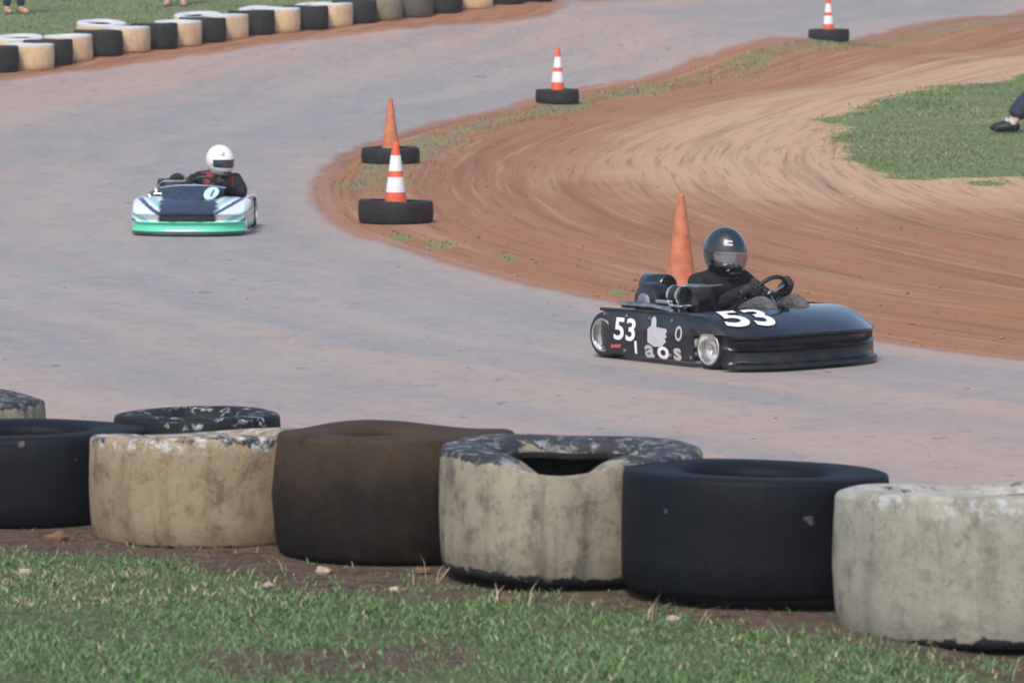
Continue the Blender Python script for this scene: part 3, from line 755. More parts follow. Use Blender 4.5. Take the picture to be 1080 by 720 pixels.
cone_at(412, 170, 50.9, 'p', .69, .315, .175, 'plain faded orange cone standing behind the nearest striped cone', 'black tyre round the foot of the plain orange cone')
cone_at(588, 110, 65.2, 's', .76, .30, .20, 'orange and white striped cone standing alone in mid distance beside the far verge', 'dark tyre with a rusty front, round the lone mid distance striped cone', (0, .01))
cone_at(874, 52, 77, 's', .72, .33, .20, 'striped cone with its tip at the top edge, farthest of the cones', 'brown dusted tyre round the farthest striped cone', (0, -.02))
cone_at(718, 307, 34.1, 'p', .70, None, 0, 'plain faded orange cone rising behind the black kart and its engine', '')

# ------------------------------------------------------------------ karts
def kart(name, label, pos, rz, body, ws=1.0, fairing=False, numbers=True, group='racing karts'):
    root = empty(name, pos, rz); tag(root, label, 'kart', group)
    Y = lambda y: y * ws
    BM_ = M[body]
    # nose
    def lip(t):                                    # plan outline of the nose at lip level, t in -1..1
        a = abs(t)
        if a < .86:
            q = a / .86; return Vector((.93 - .20 * q ** 3.2, Y(.60 * math.copysign(q ** .95, t)), 0))
        q = (a - .86) / .14; return Vector((.73 - .28 * q, Y(math.copysign(.60 + .045 * math.sin(q * math.pi / 2), t)), 0))
    def hood(t, s, off=0.0):                       # s: 0 cockpit rim .. 1 lip
        L = lip(t); bx = .36; b = Vector((bx + .05 * (1 - abs(t)), L.y * (1 - .06 * (1 - abs(t))), 0))
        p = b.lerp(L, s)
        crown = .022 * (1 - t * t)
        side = max(0, abs(t) - .80) / .20
        p.z = .322 + crown - .125 * s ** 1.9 * (1 - .45 * side) - .035 * side ** 2 + off
        if abs(t) > .97: p.z -= .012
        return p
    m = MB()
    m.grid(lambda u, v: hood(u * 2 - 1, v), 72, 10)
    o = m.build('nose_hood', BM_, root, 50, solid=.006)
    rows = [(0, .197), (-.006, .190), (-.045, .180), (-.05, .146), (-.008, .139), (.004, .131), (-.014, .118), (-.012, .068), (.0, .050), (.026, .040), (.028, .027), (-.02, .022)]
    def face(u, v):
        t = (u * 2 - 1) * .875; L = lip(t); a = lip(t - .01); b = lip(t + .01); d = (b - a).normalized(); nrm = Vector((d.y, -d.x, 0)); nrm = nrm if nrm.x > -.001 or abs(t) < .5 else -nrm
        if nrm.dot(Vector((L.x - .3, L.y, 0))) < 0: nrm = -nrm
        k = v * (len(rows) - 1); i = min(int(k + 1e-6), len(rows) - 2); f = k - i
        off = rows[i][0] * (1 - f) + rows[i + 1][0] * f; z = rows[i][1] * (1 - f) + rows[i + 1][1] * f
        taper = min(1, (1 - abs(u * 2 - 1)) * 8)
        hz_ = hood(t, 1.0).z; top = hz_ - .002
        z = z if z < .14 else .14 + (z - .14) * (top - .14) / .057
        p = L + nrm * (off * taper); p.z = z; return p
    m = MB(); m.grid(face, 80, len(rows) - 1); m.build('nose_front', M['nose_black'] if body == 'gloss_black' else BM_, root, 35, solid=-.006)
    # side panels
    for sgn in (-1, 1):
        yo = sgn * .605
        def pan(u, v):
            x = -.545 + .945 * u; z = .035 + .262 * v + .02 * u * v
            y = yo - sgn * .035 * v * v - sgn * .02 * (1 - v) ** 3
            if u < .08: y -= sgn * .02 * (1 - u / .08) ** 2
            return Vector((x, Y(y), z))
        m = MB(); m.grid(pan, 24, 10); m.build('side_panel', BM_, root, 40, solid=.008)
        pn = m.v and [k for k in root.children if k.name.startswith('side_panel')][-1]
        for fx in (-.50, -.28, -.05, .17, .37):
            for fz in (.062, .272):
                u = (fx + .545) / .945; v = (fz - .035) / (.262 + .02 * u); yy = yo - sgn * .035 * v * v - sgn * .02 * (1 - v) ** 3
                f = MB(); f.lathe([(.0005, -.006), (.009, -.005), (.011, 0), (.009, .005), (.0005, .006)], 10, 'y', (fx, Y(yy), fz)); f.build('fastener', M['steel'], pn)
        m = MB(); m.tube([(-.55, Y(yo - sgn * .035), .30), (.40, Y(yo - sgn * .035), .320)], .010, 8); m.build('panel_rail', M['matt_black'] if body == 'gloss_black' else M['white_vinyl'], root)
    # chassis
    m = MB()
    for sgn in (-1, 1): m.tube([(-.62, sgn * Y(.30), .075), (.2, sgn * Y(.30), .075), (.62, sgn * Y(.2), .075)], .015)
    m.tube([(-.5, Y(-.5), .12), (-.5, Y(.5), .12)], .016); m.tube([(.52, Y(-.46), .12), (.52, Y(.46), .12)], .014); m.tube([(.62, Y(-.2), .075), (.62, Y(.2), .075)], .014); m.tube([(-.6, Y(-.3), .075), (-.6, Y(.3), .075)], .014)
    m.build('chassis', M['chain'], root, fuse=.008)
    m = MB(); m.box(-.2, .62, -.27 * ws, .27 * ws, .052, .058, 0); m.build('floor_pan', M['steel'], root)
    m = MB(); m.tube([(-.66, Y(-.40), .12), (-.69, Y(-.3), .12), (-.69, Y(.3), .12), (-.66, Y(.40), .12)], .016); m.tube([(-.66, Y(-.40), .21), (-.69, Y(-.3), .21), (-.69, Y(.3), .21), (-.66, Y(.40), .21)], .016)
    m.tube([(-.69, Y(-.25), .12), (-.69, Y(-.25), .21)], .012); m.tube([(-.69, Y(.25), .12), (-.69, Y(.25), .21)], .012); m.build('rear_bumper', M['matt_black'], root, fuse=.008)
    # wheels
    for wx, wy, rw, w in ((-.52, -.50, .142, .17), (-.52, .50, .142, .17), (.53, -.52, .130, .125), (.53, .52, .130, .125)):
        yy = Y(wy); hw = w / 2; sg = 1 if wy > 0 else -1
        g = MB(); g.lathe([(.095, -hw + .004), (.112, -hw), (rw - .016, -hw + .004), (rw - .003, -hw + .018), (rw, 0), (rw - .003, hw - .018), (rw - .016, hw - .004), (.112, hw), (.095, hw - .004)], 36, 'y', (wx, yy, rw))
        t_ = g.build('wheel', M['rubber'], root, 45)
        q = MB(); f = hw - .002
        q.lathe([(.090, sg * -f), (.098, sg * -(f + .001)), (.094, sg * (f - .004)), (.103, sg * (f + .003)), (.099, sg * (f + .006)), (.090, sg * (f + .002)), (.082, sg * (f - .045)), (.045, sg * (f - .052)), (.04, sg * (f - .03)), (.022, sg * (f - .026)), (.018, sg * (f - .012)), (.0005, sg * (f - .012))], 36, 'y', (wx, yy, rw))
        q.build('rim', M['alloy'], t_, 35)
    # seat
    sy = .10
    def seat(u, v):
        a = u * 2 - 1; prof = [(.16, .13), (.02, .085), (-.14, .09), (-.225, .15), (-.27, .28), (-.30, .42), (-.315, .50)]
        k = v * 6; i = min(int(k), 5); f = k - i; x = prof[i][0] * (1 - f) + prof[i + 1][0] * f; z = prof[i][1] * (1 - f) + prof[i + 1][1] * f
        side = abs(a) ** 3
        return Vector((x + .10 * side * min(1, max(0, v * 2 - .5)), sy + a * (.20 - .02 * v), z + side * .11 * max(0, 1 - abs(v - .4) * 1.5)))
    m = MB(); m.grid(seat, 16, 18); m.build('seat', M['matt_black'], root, 50, solid=.008)
    # steering wheel and column
    c = Vector((.30, sy, .412)); nrm = Vector((-.80, 0, .60)).normalized(); e1 = Vector((0, 1, 0)); e2 = nrm.cross(e1)
    m = MB(); m.tube([c + e1 * .128 * math.cos(2 * math.pi * k / 28) + e2 * .128 * math.sin(2 * math.pi * k / 28) for k in range(28)], .0135, 8, closed=True)
    sw = m.build('steering_wheel', M['matt_black'], root)
    m = MB()
    for k in range(3):
        a = R(90 + 120 * k); m.tube([c + nrm * -.02, c + (e1 * math.cos(a) + e2 * math.sin(a)) * .126], .008, 6)
    m.lathe([(.001, .0), (.034, .0), (.034, .02), (.001, .02)], 16, 'z'); k0 = len(m.v) - 64
    rot = nrm.to_track_quat('Z', 'Y').to_matrix()
    m.v[k0:] = [tuple(rot @ Vector(p) + c - nrm * .03) for p in m.v[k0:]]
    m.build('spokes', M['steel'], sw, fuse=.003)
    m = MB(); m.tube([c - nrm * .02, (.50, sy, .18)], .011); m.build('steering_column', M['chain'], root)
    # engine on the right hand side, behind the axle line
    ey = Y(-.31)
    eg = empty('engine'); eg.parent = root
    m = MB(); m.box(-.34, -.10, ey - .11, ey + .11, .11, .30, .02)
    for k in range(6): m.box(-.12, .045, ey - .075, ey + .075, .165 + k * .024, .175 + k * .024, .003)
    m.box(-.1, .02, ey - .055, ey + .055, .16, .31, .006); m.build('engine_block', M['chain'], eg, fuse=.0035)
    m = MB(); m.lathe([(.001, -.075), (.075, -.075), (.118, -.06), (.125, -.02), (.125, .05), (.11, .06), (.02, .06)], 28, 'y', (-.27, ey - .06, .345)); m.build('blower_housing', M['gloss_black'], eg)
    m = MB(); m.lathe([(.001, -.087), (.05, -.087), (.062, -.08), (.062, -.07)], 20, 'y', (-.27, ey - .06, .345)); m.build('starter_cover', M['steel'], eg)
    m = MB(); m.lathe([(.001, -.11), (.07, -.11), (.078, -.1), (.078, .1), (.07, .11), (.001, .11)], 22, 'x', (-.36, ey + .05, .435)); m.build('fuel_tank', M['gloss_black'], eg)
    m = MB(); m.box(.04, .075, ey - .06, ey + .06, .18, .30, .012); m.build('valve_cover', M['alloy'], eg)
    m = MB(); m.lathe([(.02, -.07), (.052, -.065), (.056, -.05), (.056, .055), (.05, .065), (.001, .065)], 22, 'x', (-.06, ey - .03, .40)); m.build('air_filter', M['matt_black'], eg)
    m = MB(); m.lathe([(.0575, -.052), (.060, -.05), (.060, -.036), (.0575, -.034)], 22, 'x', (-.06, ey - .03, .40)); m.build('filter_clamp', M['alloy'], eg); m = MB(); m.lathe([(.0575, .034), (.060, .036), (.060, .05), (.0575, .052)], 22, 'x', (-.06, ey - .03, .40)); m.build('filter_clamp', M['alloy'], eg)
    m = MB(); m.box(-.02, .13, ey - .02, ey + .17, .30, .47, .02); m.build('air_box', M['gloss_black'], eg)
    m = MB(); m.box(-.024, .134, ey - .026, ey + .176, .455, .468, .004); m.build('air_box_lid', M['steel'], eg)
    m = MB(); m.tube([(.0, ey - .06, .25), (.06, ey - .14, .27), (.03, ey - .17, .32), (-.12, ey - .18, .335), (-.42, ey - .18, .33)], [.016, .017, .018, .02, .022], 10); m.build('exhaust_header', M['steel'], eg)
    m = MB(); m.box(-.02, .09, ey - .13, ey - .03, .335, .352, .005); m.box(-.2, -.02, ey - .125, ey - .03, .315, .334, .005); m.box(-.17, -.03, ey - .13, ey - .1, .345, .375, .006); m.box(-.15, .06, ey - .12, ey - .05, .30, .345, .004); m.build('carburettor', M['alloy'], eg, fuse=.004)
    m = MB(); m.lathe([(.02, -.006), (.075, -.006), (.08, 0), (.075, .006), (.02, .006)], 24, 'y', (-.5, ey + .13, .142)); m.build('axle_sprocket', M['steel'], eg)
    if fairing:
        def fr(u, v):
            a = u * 2 - 1; z = .285 + .155 * v
            return Vector((.68 - .24 * v - .10 * a * a, Y(.0) + a * (.23 + .07 * v), z - .03 * a * a * v))
        m = MB(); m.grid(fr, 20, 8); m.build('front_fairing', M['navy'], root, 45, solid=.006)
        m = MB(); m.tube([fr(k / 20, 1) + Vector((-.006, 0, .004)) for k in range(21)], .008, 8); m.build('fairing_rim', M['rim_blue'], root)
        def rfn(x, y):
            u = .84 + x / .58; v = .60 + y / .19; p = fr(u, v); return p + Vector((.012, 0, .004))
        for nm, rad, mt, dz in (('number_roundel', .066, 'cyan_vinyl', 0), ):
            vs = [rfn(0, 0)] + [rfn(rad * math.cos(2 * math.pi * k / 24), rad * 1.1 * math.sin(2 * math.pi * k / 24)) for k in range(24)]
            m = MB(); m.add(vs, [(0, 1 + k, 1 + (k + 1) % 24) for k in range(24)]); ro = m.build(nm, M[mt], root)
        decal('number', '1', M['dark_vinyl'], ro, lambda x, y: rfn(x + .01, y) + Vector((.005, 0, .002)), .10, .02)
    if numbers:
        # lettering on the right hand side panel and across the hood
        def sidefn(cx, cz):
            def f(x, y):
                u = (cx + x + .545) / .945; z = cz + y; v = (z - .035) / (.262 + .02 * u)
                yo = -.605; yv = yo + .035 * v * v + .02 * (1 - v) ** 3
                return (cx + x, Y(yv) - .0035, z)
            return f
        sp = [k for k in root.children if k.name.startswith('side_panel')][0]
        decal('number', '53', M['white_vinyl'], sp, sidefn(-.275, .185), .185, .022, 0, 1.25)
        for ch, x, mt in (('I', -.165, 'white_vinyl'), ('a', -.03, 'grey_vinyl'), ('o', .105, 'white_vinyl'), ('s', .245, 'grey_vinyl')):
            decal('lettering', ch, M[mt], sp, sidefn(x, .085), .145 if ch != 'I' else .105, .03, 0, 1.45)
        hand = [(-.062, -.06), (-.066, .02), (-.045, .04), (-.048, .085), (-.034, .10), (-.018, .085), (-.012, .035), (.052, .03), (.06, .012), (.05, .002), (.06, -.018), (.048, -.03), (.056, -.048), (.042, -.062), (.03, -.08), (-.02, -.085)]
        f = sidefn(.05, .19); m = MB(); m.add([f(a * 1.55, b * 1.0) for a, b in hand], [tuple(range(len(hand)))]); m.build('hand_emblem', M['grey_vinyl'], sp, 0)
        f = sidefn(.255, .20); m = MB(); ring = [(math.cos(2 * math.pi * k / 20), math.sin(2 * math.pi * k / 20)) for k in range(20)]
        m.add([f(.034 * a, .045 * b) for a, b in ring] + [f(.02 * a, .03 * b) for a, b in ring], [(k, (k + 1) % 20, 20 + (k + 1) % 20, 20 + k) for k in range(20)]); m.build('oval_emblem', M['grey_vinyl'], sp, 0)
        f = sidefn(-.37, .082); m = MB(); m.add([f(*q) for q in ((-.05, -.012), (.05, -.004), (.06, .016), (-.04, .010))], [(0, 1, 2, 3)]); m.build('red_stripe', M['red_vinyl'], sp, 0)
        nh = [k for k in root.children if k.name.startswith('nose_hood')][0]
        def hoodfn(x, y, off=.004):
            # baseline follows the right hand front corner of the hood
            t = -.56 + x * 1.0 - y * .15; s = .50 - y * 2.9 + x * .12
            return hood(t, min(.99, max(0.0, s)), off)
        # the hood number: readable from the right hand front
        decal('number_outline', '53', M['dark_vinyl'], nh, lambda x, y: hoodfn(x, y, .003), .28, .045, .35, 1.75)
        decal('number', '53', M['white_vinyl'], nh, lambda x, y: hoodfn(x, y, .0055), .28, .022, .35, 1.75)
    return root
M['navy'] = simple('navy_gel_coat', (.025, .042, .07), .25, coat=.6, var=.2)
M['rim_blue'] = simple('pale_blue_trim', (.25, .33, .42), .4, var=.1)

def driver(label, pos, rz, helmet, visor, accents, look=0.0, leg='suit', group='kart drivers', lean=0.0, vis=(-20, 12), hs=1.0):
    root = empty('person', pos, rz); tag(root, label, 'person', group)
    y0 = .10
    P = lambda x, y, z: (x, y0 + y, z)
    J = [(P(-.12, 0, .17), .15, .14), (P(-.185, 0, .27), .14, .165), (P(-.21, lean * .3, .37), .14, .185), (P(-.205, lean * .5, .445), .10, .14), (P(-.185, lean * .8, .505), .06, .06), (P(-.165, lean, .585), .085, .085), (P(-.16, lean, .63), .075, .075)]
    E = [(0, 1), (1, 2), (2, 3), (3, 4), (4, 5), (5, 6)]
    for sg in (-1, 1):
        k = len(J)
        J += [(P(-.205, sg * .185 + lean * .5, .425), .078, .078), (P(-.10, sg * .272 + lean * .3, .335), .066, .066), (P(.02, sg * .285, .295), .056, .056), (P(.15, sg * .215, .365), .048, .048), (P(.235, sg * .155, .425), .036, .036)]
        E += [(3, k), (k, k + 1), (k + 1, k + 2), (k + 2, k + 3), (k + 3, k + 4)]
        k = len(J)
        J += [(P(.0, sg * .11, .165), .088, .088), (P(.19, sg * .135, .265), .075, .075), (P(.37, sg * .14, .350), .052, .056), (P(.52, sg * .13, .23), .055, .055), (P(.66, sg * .12, .13), .04, .04), (P(.74, sg * .12, .15), .038, .034), (P(.78, sg * .12, .20), .03, .028)]
        E += [(0, k), (k, k + 1), (k + 1, k + 2), (k + 2, k + 3), (k + 3, k + 4), (k + 4, k + 5), (k + 5, k + 6)]
    b = skin_obj('body', J, E, M['suit'], root)
    me = b.data
    if leg != 'suit' or accents:
        me.materials.append(M[leg]); me.materials.append(M['suit_red'])
        for p in me.polygons:
            c = p.center
            if leg != 'suit' and c.x > .16 and c.z < .42 and abs(c.y - y0) < .24 and c.x < .66 and not (c.z > .335 and abs(c.y - y0) > .205): p.material_index = 1
            elif not accents and -.16 < c.x < -.08 and c.y < y0 - .22 and .34 < c.z < .385: p.material_index = 2
            elif accents and c.x > -.14 and c.z > .24 and abs(abs(c.y - y0 - lean * .4) - .055) < .028 and c.x < .0: p.material_index = 2
            elif accents and abs(abs(c.y - y0) - .20) < .028 and c.z > .30 and c.x < .0: p.material_index = 2
    # gloves gripping the wheel rim
    c = Vector((.30, .10, .412)); nrm = Vector((-.80, 0, .60)).normalized(); e1 = Vector((0, 1, 0)); e2 = nrm.cross(e1)
    if e2.z < 0: e2 = -e2
    for sg in (-1, 1):
        m = MB()
        g = c + e1 * sg * .127 + e2 * .01
        m.ball(tuple(g + nrm * .030 + e1 * sg * .012), .043, 8, (.95, .62, 1.15))
        m.tube([Vector(P(.20, sg * .18, .395)), g + nrm * .040 + e1 * sg * .01 - e2 * .02], [.036, .032], 10)
        for k, L in enumerate((.95, 1.05, 1.0, .82)):
            off = e2 * (-.030 + .020 * k)
            pts = [g + off + nrm * .028 + e1 * sg * .026, g + off * 1.03 - nrm * .004 + e1 * sg * .026 * L, g + off - nrm * .026 * L + e1 * sg * .006, g + off - nrm * .018 - e1 * sg * .016 * L, g + off + nrm * .002 - e1 * sg * .022]
            m.tube(pts, [.0105, .010, .0095, .009, .007], 8)
        m.tube([g + nrm * .030 - e1 * sg * .004 - e2 * .01, g + nrm * .022 - e1 * sg * .024 + e2 * .012, g + nrm * .004 - e1 * sg * .026 + e2 * .034], [.012, .011, .008], 8)
        m.build('glove', M['glove'], root, 60, fuse=.0032)
    for sg in (-1, 1):
        m = MB(); m.tube([P(.655, sg * .12, .115), P(.68, sg * .12, .115), P(.73, sg * .12, .145), P(.775, sg * .12, .20), P(.79, sg * .12, .225)], [.03, .044, .046, .042, .02], 12); m.build('shoe', M['suit'], root, 60)
    # helmet: shell with a real eye opening, chin bar, visor
    hx, hy, hzc = -.155, y0 + lean, .600
    def shell(th, ph, k=1.0):               # th around (0 = forward), ph up
        cx = math.cos(ph)
        r = Vector((math.cos(th) * cx * .148, math.sin(th) * cx * .122, math.sin(ph) * .140))
        if ph < 0: r.x += .022 * max(0, math.cos(th)) * math.sin(min(1, -ph / .9) * math.pi / 2); r.x *= 1 - .06 * (-ph); r.y *= 1 - .05 * (-ph)
        return r * (k * hs)
    rot = Matrix.Rotation(look, 3, 'Z') @ Matrix.Rotation(R(6), 3, 'Y')
    place = lambda v: rot @ v + Vector((hx, hy, hzc))
    NU, NV = 64, 36
    ph0, ph1 = R(-58), R(90)
    m = MB(); vs = []; fs = []
    for i in range(NU):
        for j in range(NV + 1): vs.append(place(shell(2 * math.pi * i / NU, ph0 + (ph1 - ph0) * j / NV)))
    def is_open(i, j):
        th = (2 * math.pi * (i + .5) / NU + math.pi) % (2 * math.pi) - math.pi; ph = ph0 + (ph1 - ph0) * (j + .5) / NV
        return abs(th) < R(62) and R(vis[0] + 2) < ph < R(vis[1] - 3) - .10 * th * th
    for i in range(NU):
        for j in range(NV):
            if not is_open(i, j):
                q = (i + 1) % NU; fs.append((i * (NV + 1) + j, q * (NV + 1) + j, q * (NV + 1) + j + 1, i * (NV + 1) + j + 1))
    m.add(vs, fs); h = m.build('helmet', M[helmet], root, 50, weld=True, solid=.006)
    m = MB()
    m.grid(lambda u, v: place(shell(R(-68) + R(136) * u, R(vis[0]) + R(vis[1] - vis[0]) * v - .07 * (u * 2 - 1) ** 2 * v, 1.012)), 28, 10); m.build('visor', M[visor], h, 60, solid=.003)
    m = MB(); m.tube([place(shell(2 * math.pi * k / 40, ph0, 1.0)) for k in range(40)], .009, 8, closed=True); m.build('neck_trim', M['matt_black'], h)
    for pa in (R(26), R(34)):
        m = MB(); m.grid(lambda u, v: place(shell(R(-44) + R(26) * u, pa + R(4.5) * v, 1.006)), 8, 2); m.build('helmet_stripe', M['grey_vinyl'] if helmet == 'helmet_black' else M['navy'], h, 60)
    for sg in (-1, 1):
        q = place(shell(sg * R(72), R((vis[0] + vis[1]) / 2), 1.015)); nn = (q - place(Vector((0, 0, 0)))).normalized(); m = MB(); m.tube([q - nn * .006, q + nn * .006], .014, 12)
        m.build('visor_pivot', M[helmet], h)
    q = [place(shell(a, R(-38), 1.008)) for a in (R(-26), R(-13), 0, R(13), R(26))]
    m = MB(); m.tube(q, [.006, .010, .011, .010, .006], 8); m.build('chin_vent', M['matt_black'], h)
    return root

# kart 53, sliding out of the bend
kp = surf(765, 380); kp.z = tzat(kp.x, kp.y)
kart('racing_kart', 'glossy black low kart numbered 53 with silver rims, nearest on the track', kp, R(-50.5), 'gloss_black').scale = (.93, 1.0, 1.0)
driver('person in black suit and shiny black helmet gripping the wheel of the black 53 kart', kp + Vector((.022, .0, 0)), R(-50.5), 'helmet_black', 'visor', False, R(-8), 'grey_cloth', vis=(-22, 12), hs=1.11).scale = (.95, .98, 1.05)
# kart coming head on
k2 = surf(207.5, 244.3); k2.z = tzat(k2.x, k2.y)
kart('racing_kart', 'white and mint green kart coming head on at the left of the track', k2, R(-92), 'kart_two', .84, True, False).scale = (.93, .93, .92)
driver('person in black and red suit and white helmet driving the white and green kart', k2, R(-92), 'helmet_white', 'visor_dark', True, R(40), 'suit', lean=.10, vis=(-18, 12)).scale = (.94, .94, .98)
# ------------------------------------------------------------------ onlookers on the bank, only feet in the frame
def onlooker(label, pos, rz, trousers, shoe, short=False):
    root = empty('person', pos, rz); tag(root, label, 'person', 'onlookers on the grass bank')
    J = [((0, 0, .93), .13, .10), ((0, 0, 1.10), .125, .09), ((0, 0, 1.28), .145, .10), ((0, 0, 1.40), .10, .08), ((0, 0, 1.48), .052, .052), ((.01, 0, 1.58), .075, .075), ((.015, 0, 1.66), .08, .08)]
    E = [(i, i + 1) for i in range(6)]
    for sg in (-1, 1):
        k = len(J); J += [((0, sg * .17, 1.39), .055, .055), ((-.01, sg * .23, 1.12), .043, .043), ((.04, sg * .24, .88), .03, .03), ((.06, sg * .24, .80), .034, .02), ((.07, sg * .24, .73), .018, .015)]
        E += [(3, k), (k, k + 1), (k + 1, k + 2), (k + 2, k + 3), (k + 3, k + 4)]
        k = len(J); J += [((0, sg * .10, .86), .085, .085), ((.01, sg * .11, .50), .058, .058), ((-.01, sg * .115, .32), .055, .055), ((-.01, sg * .12, .09), .038, .038), ((.10, sg * .135, .04), .035, .03)]
        E += [(0, k), (k, k + 1), (k + 1, k + 2), (k + 2, k + 3), (k + 3, k + 4)]
    skin_obj('body', J, E, M['skin'], root)
    T = [((0, 0, .98), .145, .115), ((0, 0, .90), .14, .12)]; TE = [(0, 1)]; low = .52 if short else .10
    for sg in (-1, 1):
        k = len(T); T += [((0, sg * .105, .80), .10, .10), ((.01, sg * .11, .52), .078, .078)]; TE += [(1, k), (k, k + 1)]
        if not short: T += [((-.01, sg * .118, .10), .068, .068)]; TE += [(k + 1, k + 2)]
    skin_obj('trousers', T, TE, M[trousers], root)
    S = [((0, 0, 1.0), .15, .118), ((0, 0, 1.25), .16, .118), ((0, 0, 1.40), .12, .10)]; SE = [(0, 1), (1, 2)]
    for sg in (-1, 1): k = len(S); S += [((0, sg * .18, 1.395), .07, .07), ((-.01, sg * .225, 1.18), .06, .06)]; SE += [(2, k), (k, k + 1)]
    skin_obj('shirt', S, SE, M['shirt'], root)
    m = MB(); m.ball((-.004, 0, 1.69), .092, 12, (1.05, .92, .9)); m.build('hair', M['hair'], root)
    for sg in (-1, 1):
        m = MB(); m.tube([(-.06, sg * .117, .05), (-.02, sg * .12, .055), (.08, sg * .13, .045), (.16, sg * .14, .035), (.19, sg * .143, .03)], [.03, .05, .05, .042, .015], 14); m.build('shoe', M[shoe], root, 60)
def sitter(label, pos, rz):
    """sitting on the grass, knees drawn up, hands propped behind"""
    root = empty('person', pos, rz); tag(root, label, 'person')
    J = [((0, 0, .14), .13, .13), ((-.08, 0, .32), .12, .14), ((-.15, 0, .52), .12, .16), ((-.17, 0, .60), .09, .12), ((-.17, 0, .68), .052, .052), ((-.14, 0, .78), .078, .078), ((-.13, 0, .86), .08, .08)]
    E = [(k, k + 1) for k in range(6)]; T = [((0, 0, .15), .145, .145)]; TE = []
    for sg in (-1, 1):
        k = len(J); J += [((-.17, sg * .19, .58), .055, .055), ((-.30, sg * .25, .32), .042, .042), ((-.38, sg * .26, .07), .03, .03), ((-.45, sg * .27, .035), .035, .02), ((-.52, sg * .27, .025), .02, .015)]
        E += [(3, k), (k, k + 1), (k + 1, k + 2), (k + 2, k + 3), (k + 3, k + 4)]
        k = len(J); J += [((.06, sg * .11, .17), .09, .09), ((.43, sg * .13, .50), .062, .062), ((.60, sg * .13, .30), .055, .055), ((.76, sg * .13, .10), .042, .042), ((.88, sg * .14, .045), .036, .03)]
        E += [(0, k), (k, k + 1), (k + 1, k + 2), (k + 2, k + 3), (k + 3, k + 4)]
        k = len(T); T += [((.08, sg * .11, .18), .115, .115), ((.43, sg * .13, .51), .10, .095), ((.60, sg * .13, .34), .11, .105), ((.735, sg * .13, .165), .098, .09)]; TE += [(0, k), (k, k + 1), (k + 1, k + 2), (k + 2, k + 3)]
    skin_obj('body', J, E, M['skin'], root); skin_obj('trousers', T, TE, M['jean'], root)
    S = [((-.03, 0, .24), .15, .15), ((-.13, 0, .46), .145, .18), ((-.17, 0, .60), .11, .13)]; SE = [(0, 1), (1, 2)]
    for sg in (-1, 1): k = len(S); S += [((-.17, sg * .19, .585), .07, .07), ((-.26, sg * .235, .42), .06, .06)]; SE += [(2, k), (k, k + 1)]
    skin_obj('shirt', S, SE, M['suit'], root)
    m = MB(); m.ball((-.145, 0, .885), .092, 12, (1.05, .92, .92)); m.build('hair', M['hair'], root)
    for sg in (-1, 1):
        m = MB(); m.tube([(.755, sg * .13, .125), (.785, sg * .13, .095)], [.066, .062], 14); m.build('sock', M['grey_vinyl'], root, 60)
        m = MB(); m.tube([(.69, sg * .13, .055), (.74, sg * .13, .066), (.84, sg * .14, .066), (.95, sg * .145, .048), (1.0, sg * .147, .036)], [.035, .064, .062, .046, .016], 14); m.build('shoe', M['satin_black'], root, 60)
def bank(px, py):
    D = 62.0
    while D < 110:
        p = at(px, py, D)
        if p.z <= hz(p.x, p.y): break
        D += .05
    p.z = hz(p.x, p.y); return p
onlooker('person in dark navy jeans, only feet and shins seen in the top left corner', bank(15, 15), R(-60), 'jean', 'tan_shoe')
onlooker('person with pinkish shoes on the far bank, only feet below the top edge', bank(185, 7), R(-88), 'jean', 'pink_shoe', True)

sp_ = surf(1047 + 86, 139); sitter('person sitting on infield grass, only black shoe and navy trouser leg in frame', sp_, R(184))

# ------------------------------------------------------------------ loose stones by the near tyres
def stone(px, py, r, mt, lab, seed):
    p = on_plane(px, py, FGZ); p.z = hz(p.x, p.y)
    bm = bmesh.new(); bmesh.ops.create_icosphere(bm, subdivisions=3, radius=r); rs = np.random.default_rng(seed); ph = rs.random(6) * 6
    for v in bm.verts:
        d = v.co.normalized(); k = 1 + .16 * math.sin(5 * d.x + ph[0]) + .14 * math.sin(6 * d.y + ph[1]) + .1 * math.sin(9 * d.z + ph[2])
        v.co = Vector((v.co.x * 1.25 * k, v.co.y * k, v.co.z * .7 * k))
    me = bpy.data.meshes.new('stone'); bm.to_mesh(me); bm.free(); me.materials.append(M[mt]); me.polygons.foreach_set('use_smooth', [True] * len(me.polygons))
    o = bpy.data.objects.new('stone', me); col.objects.link(o); o.location = (p.x, p.y, p.z + r * .35); tag(o, lab, 'stone', 'loose stones in front of the near tyres')
stone(340, 606, .016, 'stone', 'tan stone in front of the mud brown tyre', 1)
stone(283, 621, .011, 'stone', 'small pale stone on the grass below the tan cream tyre', 2)
stone(62, 571, .024, 'red_stone', 'red clay clod below the black tyre at the left end', 3)
stone(416, 623, .010, 'stone', 'tiny pale stone on the grass below the gap beside the grey stained cream tyre', 4)
stone(27, 606, .013, 'stone', 'pale flat stone in the grass near the left edge', 5)
stone(445, 606, .018, 'red_stone', 'reddish clod at the gap between the brown tyre and the dented cream tyre', 6)
stone(533, 633, .015, 'red_stone', 'reddish clod below the dented cream tyre', 7)
stone(710, 657, .014, 'stone', 'grey stone on bare soil below the smooth black tyre', 8)

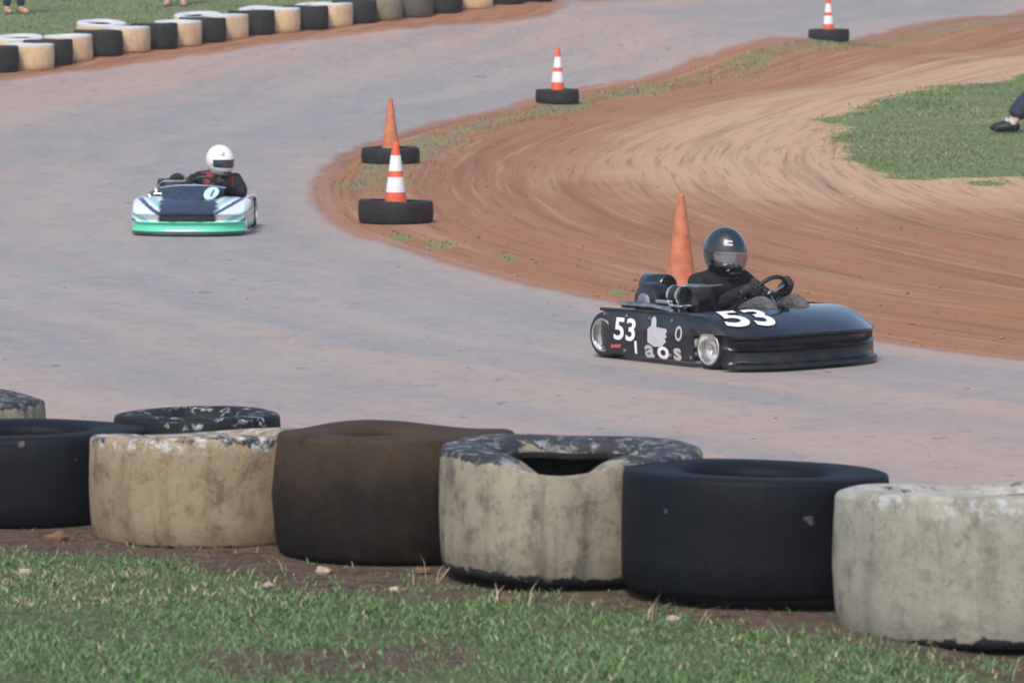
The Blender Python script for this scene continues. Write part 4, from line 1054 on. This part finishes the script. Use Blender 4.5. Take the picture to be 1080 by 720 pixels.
# ------------------------------------------------------------------ light, sky, camera
HAZE = .0008
SUN_EL, SUN_AZ = R(52), R(200)            # high soft light from behind the camera, slightly left
w = bpy.data.worlds.new('World'); scene.world = w; w.use_nodes = True
nt = w.node_tree; bg = nt.nodes['Background']
sky = nt.nodes.new('ShaderNodeTexSky'); sky.sky_type = 'NISHITA'; sky.sun_disc = False
sky.sun_elevation = SUN_EL; sky.sun_rotation = SUN_AZ; sky.dust_density = 3.0; sky.air_density = 1.0
nt.links.new(sky.outputs[0], bg.inputs[0]); bg.inputs[1].default_value = .115
ld = bpy.data.lights.new('sun', 'SUN'); ld.energy = 1.5; ld.angle = R(12); ld.color = (1, .95, .88)
sun = bpy.data.objects.new('sun', ld); col.objects.link(sun)
sd = Vector((math.sin(SUN_AZ) * math.cos(SUN_EL), math.cos(SUN_AZ) * math.cos(SUN_EL), math.sin(SUN_EL)))
sun.rotation_euler = sd.to_track_quat('Z', 'Y').to_euler(); sun.location = (0, 0, 30)

hm = bpy.data.materials.new('dusty_air'); hm.use_nodes = True; ht = hm.node_tree
for nd in list(ht.nodes):
    if nd.type == 'BSDF_PRINCIPLED': ht.nodes.remove(nd)
pv = ht.nodes.new('ShaderNodeVolumePrincipled'); pv.inputs['Color'].default_value = (.90, .93, .97, 1); pv.inputs['Density'].default_value = HAZE; pv.inputs['Anisotropy'].default_value = .2
ht.links.new(pv.outputs[0], [n_ for n_ in ht.nodes if n_.type == 'OUTPUT_MATERIAL'][0].inputs['Volume'])
x0, x1, y0_, y1 = float(gx[0]) - 2, float(gx[-1]) + 2, float(gy[0]) - 2, float(gy[-1]) + 2
hb = MB(); hb.box(x0, x1, y0_, y1, float(GZ.min()) - 1, float(GZ.max()) + 4, 0)
haze = hb.build('haze', hm, None, 0); tag(haze, kind='stuff')

cd = bpy.data.cameras.new('camera'); cam = bpy.data.objects.new('camera', cd); col.objects.link(cam)
cd.sensor_width = 36; cd.lens = 36 * FPX / 1080; cd.clip_end = 3000; cd.clip_start = .1
cam.location = (0, 0, CAMZ); cam.rotation_euler = (math.pi / 2 - PITCH, 0, 0)
cd.dof.use_dof = True; cd.dof.focus_distance = 21; cd.dof.aperture_fstop = 12
scene.camera = cam
scene.view_settings.view_transform = 'Standard'; scene.view_settings.look = 'None'
scene.view_settings.exposure = 0.64; scene.view_settings.gamma = 1
scene.render.resolution_x = 1024; scene.render.resolution_y = 682
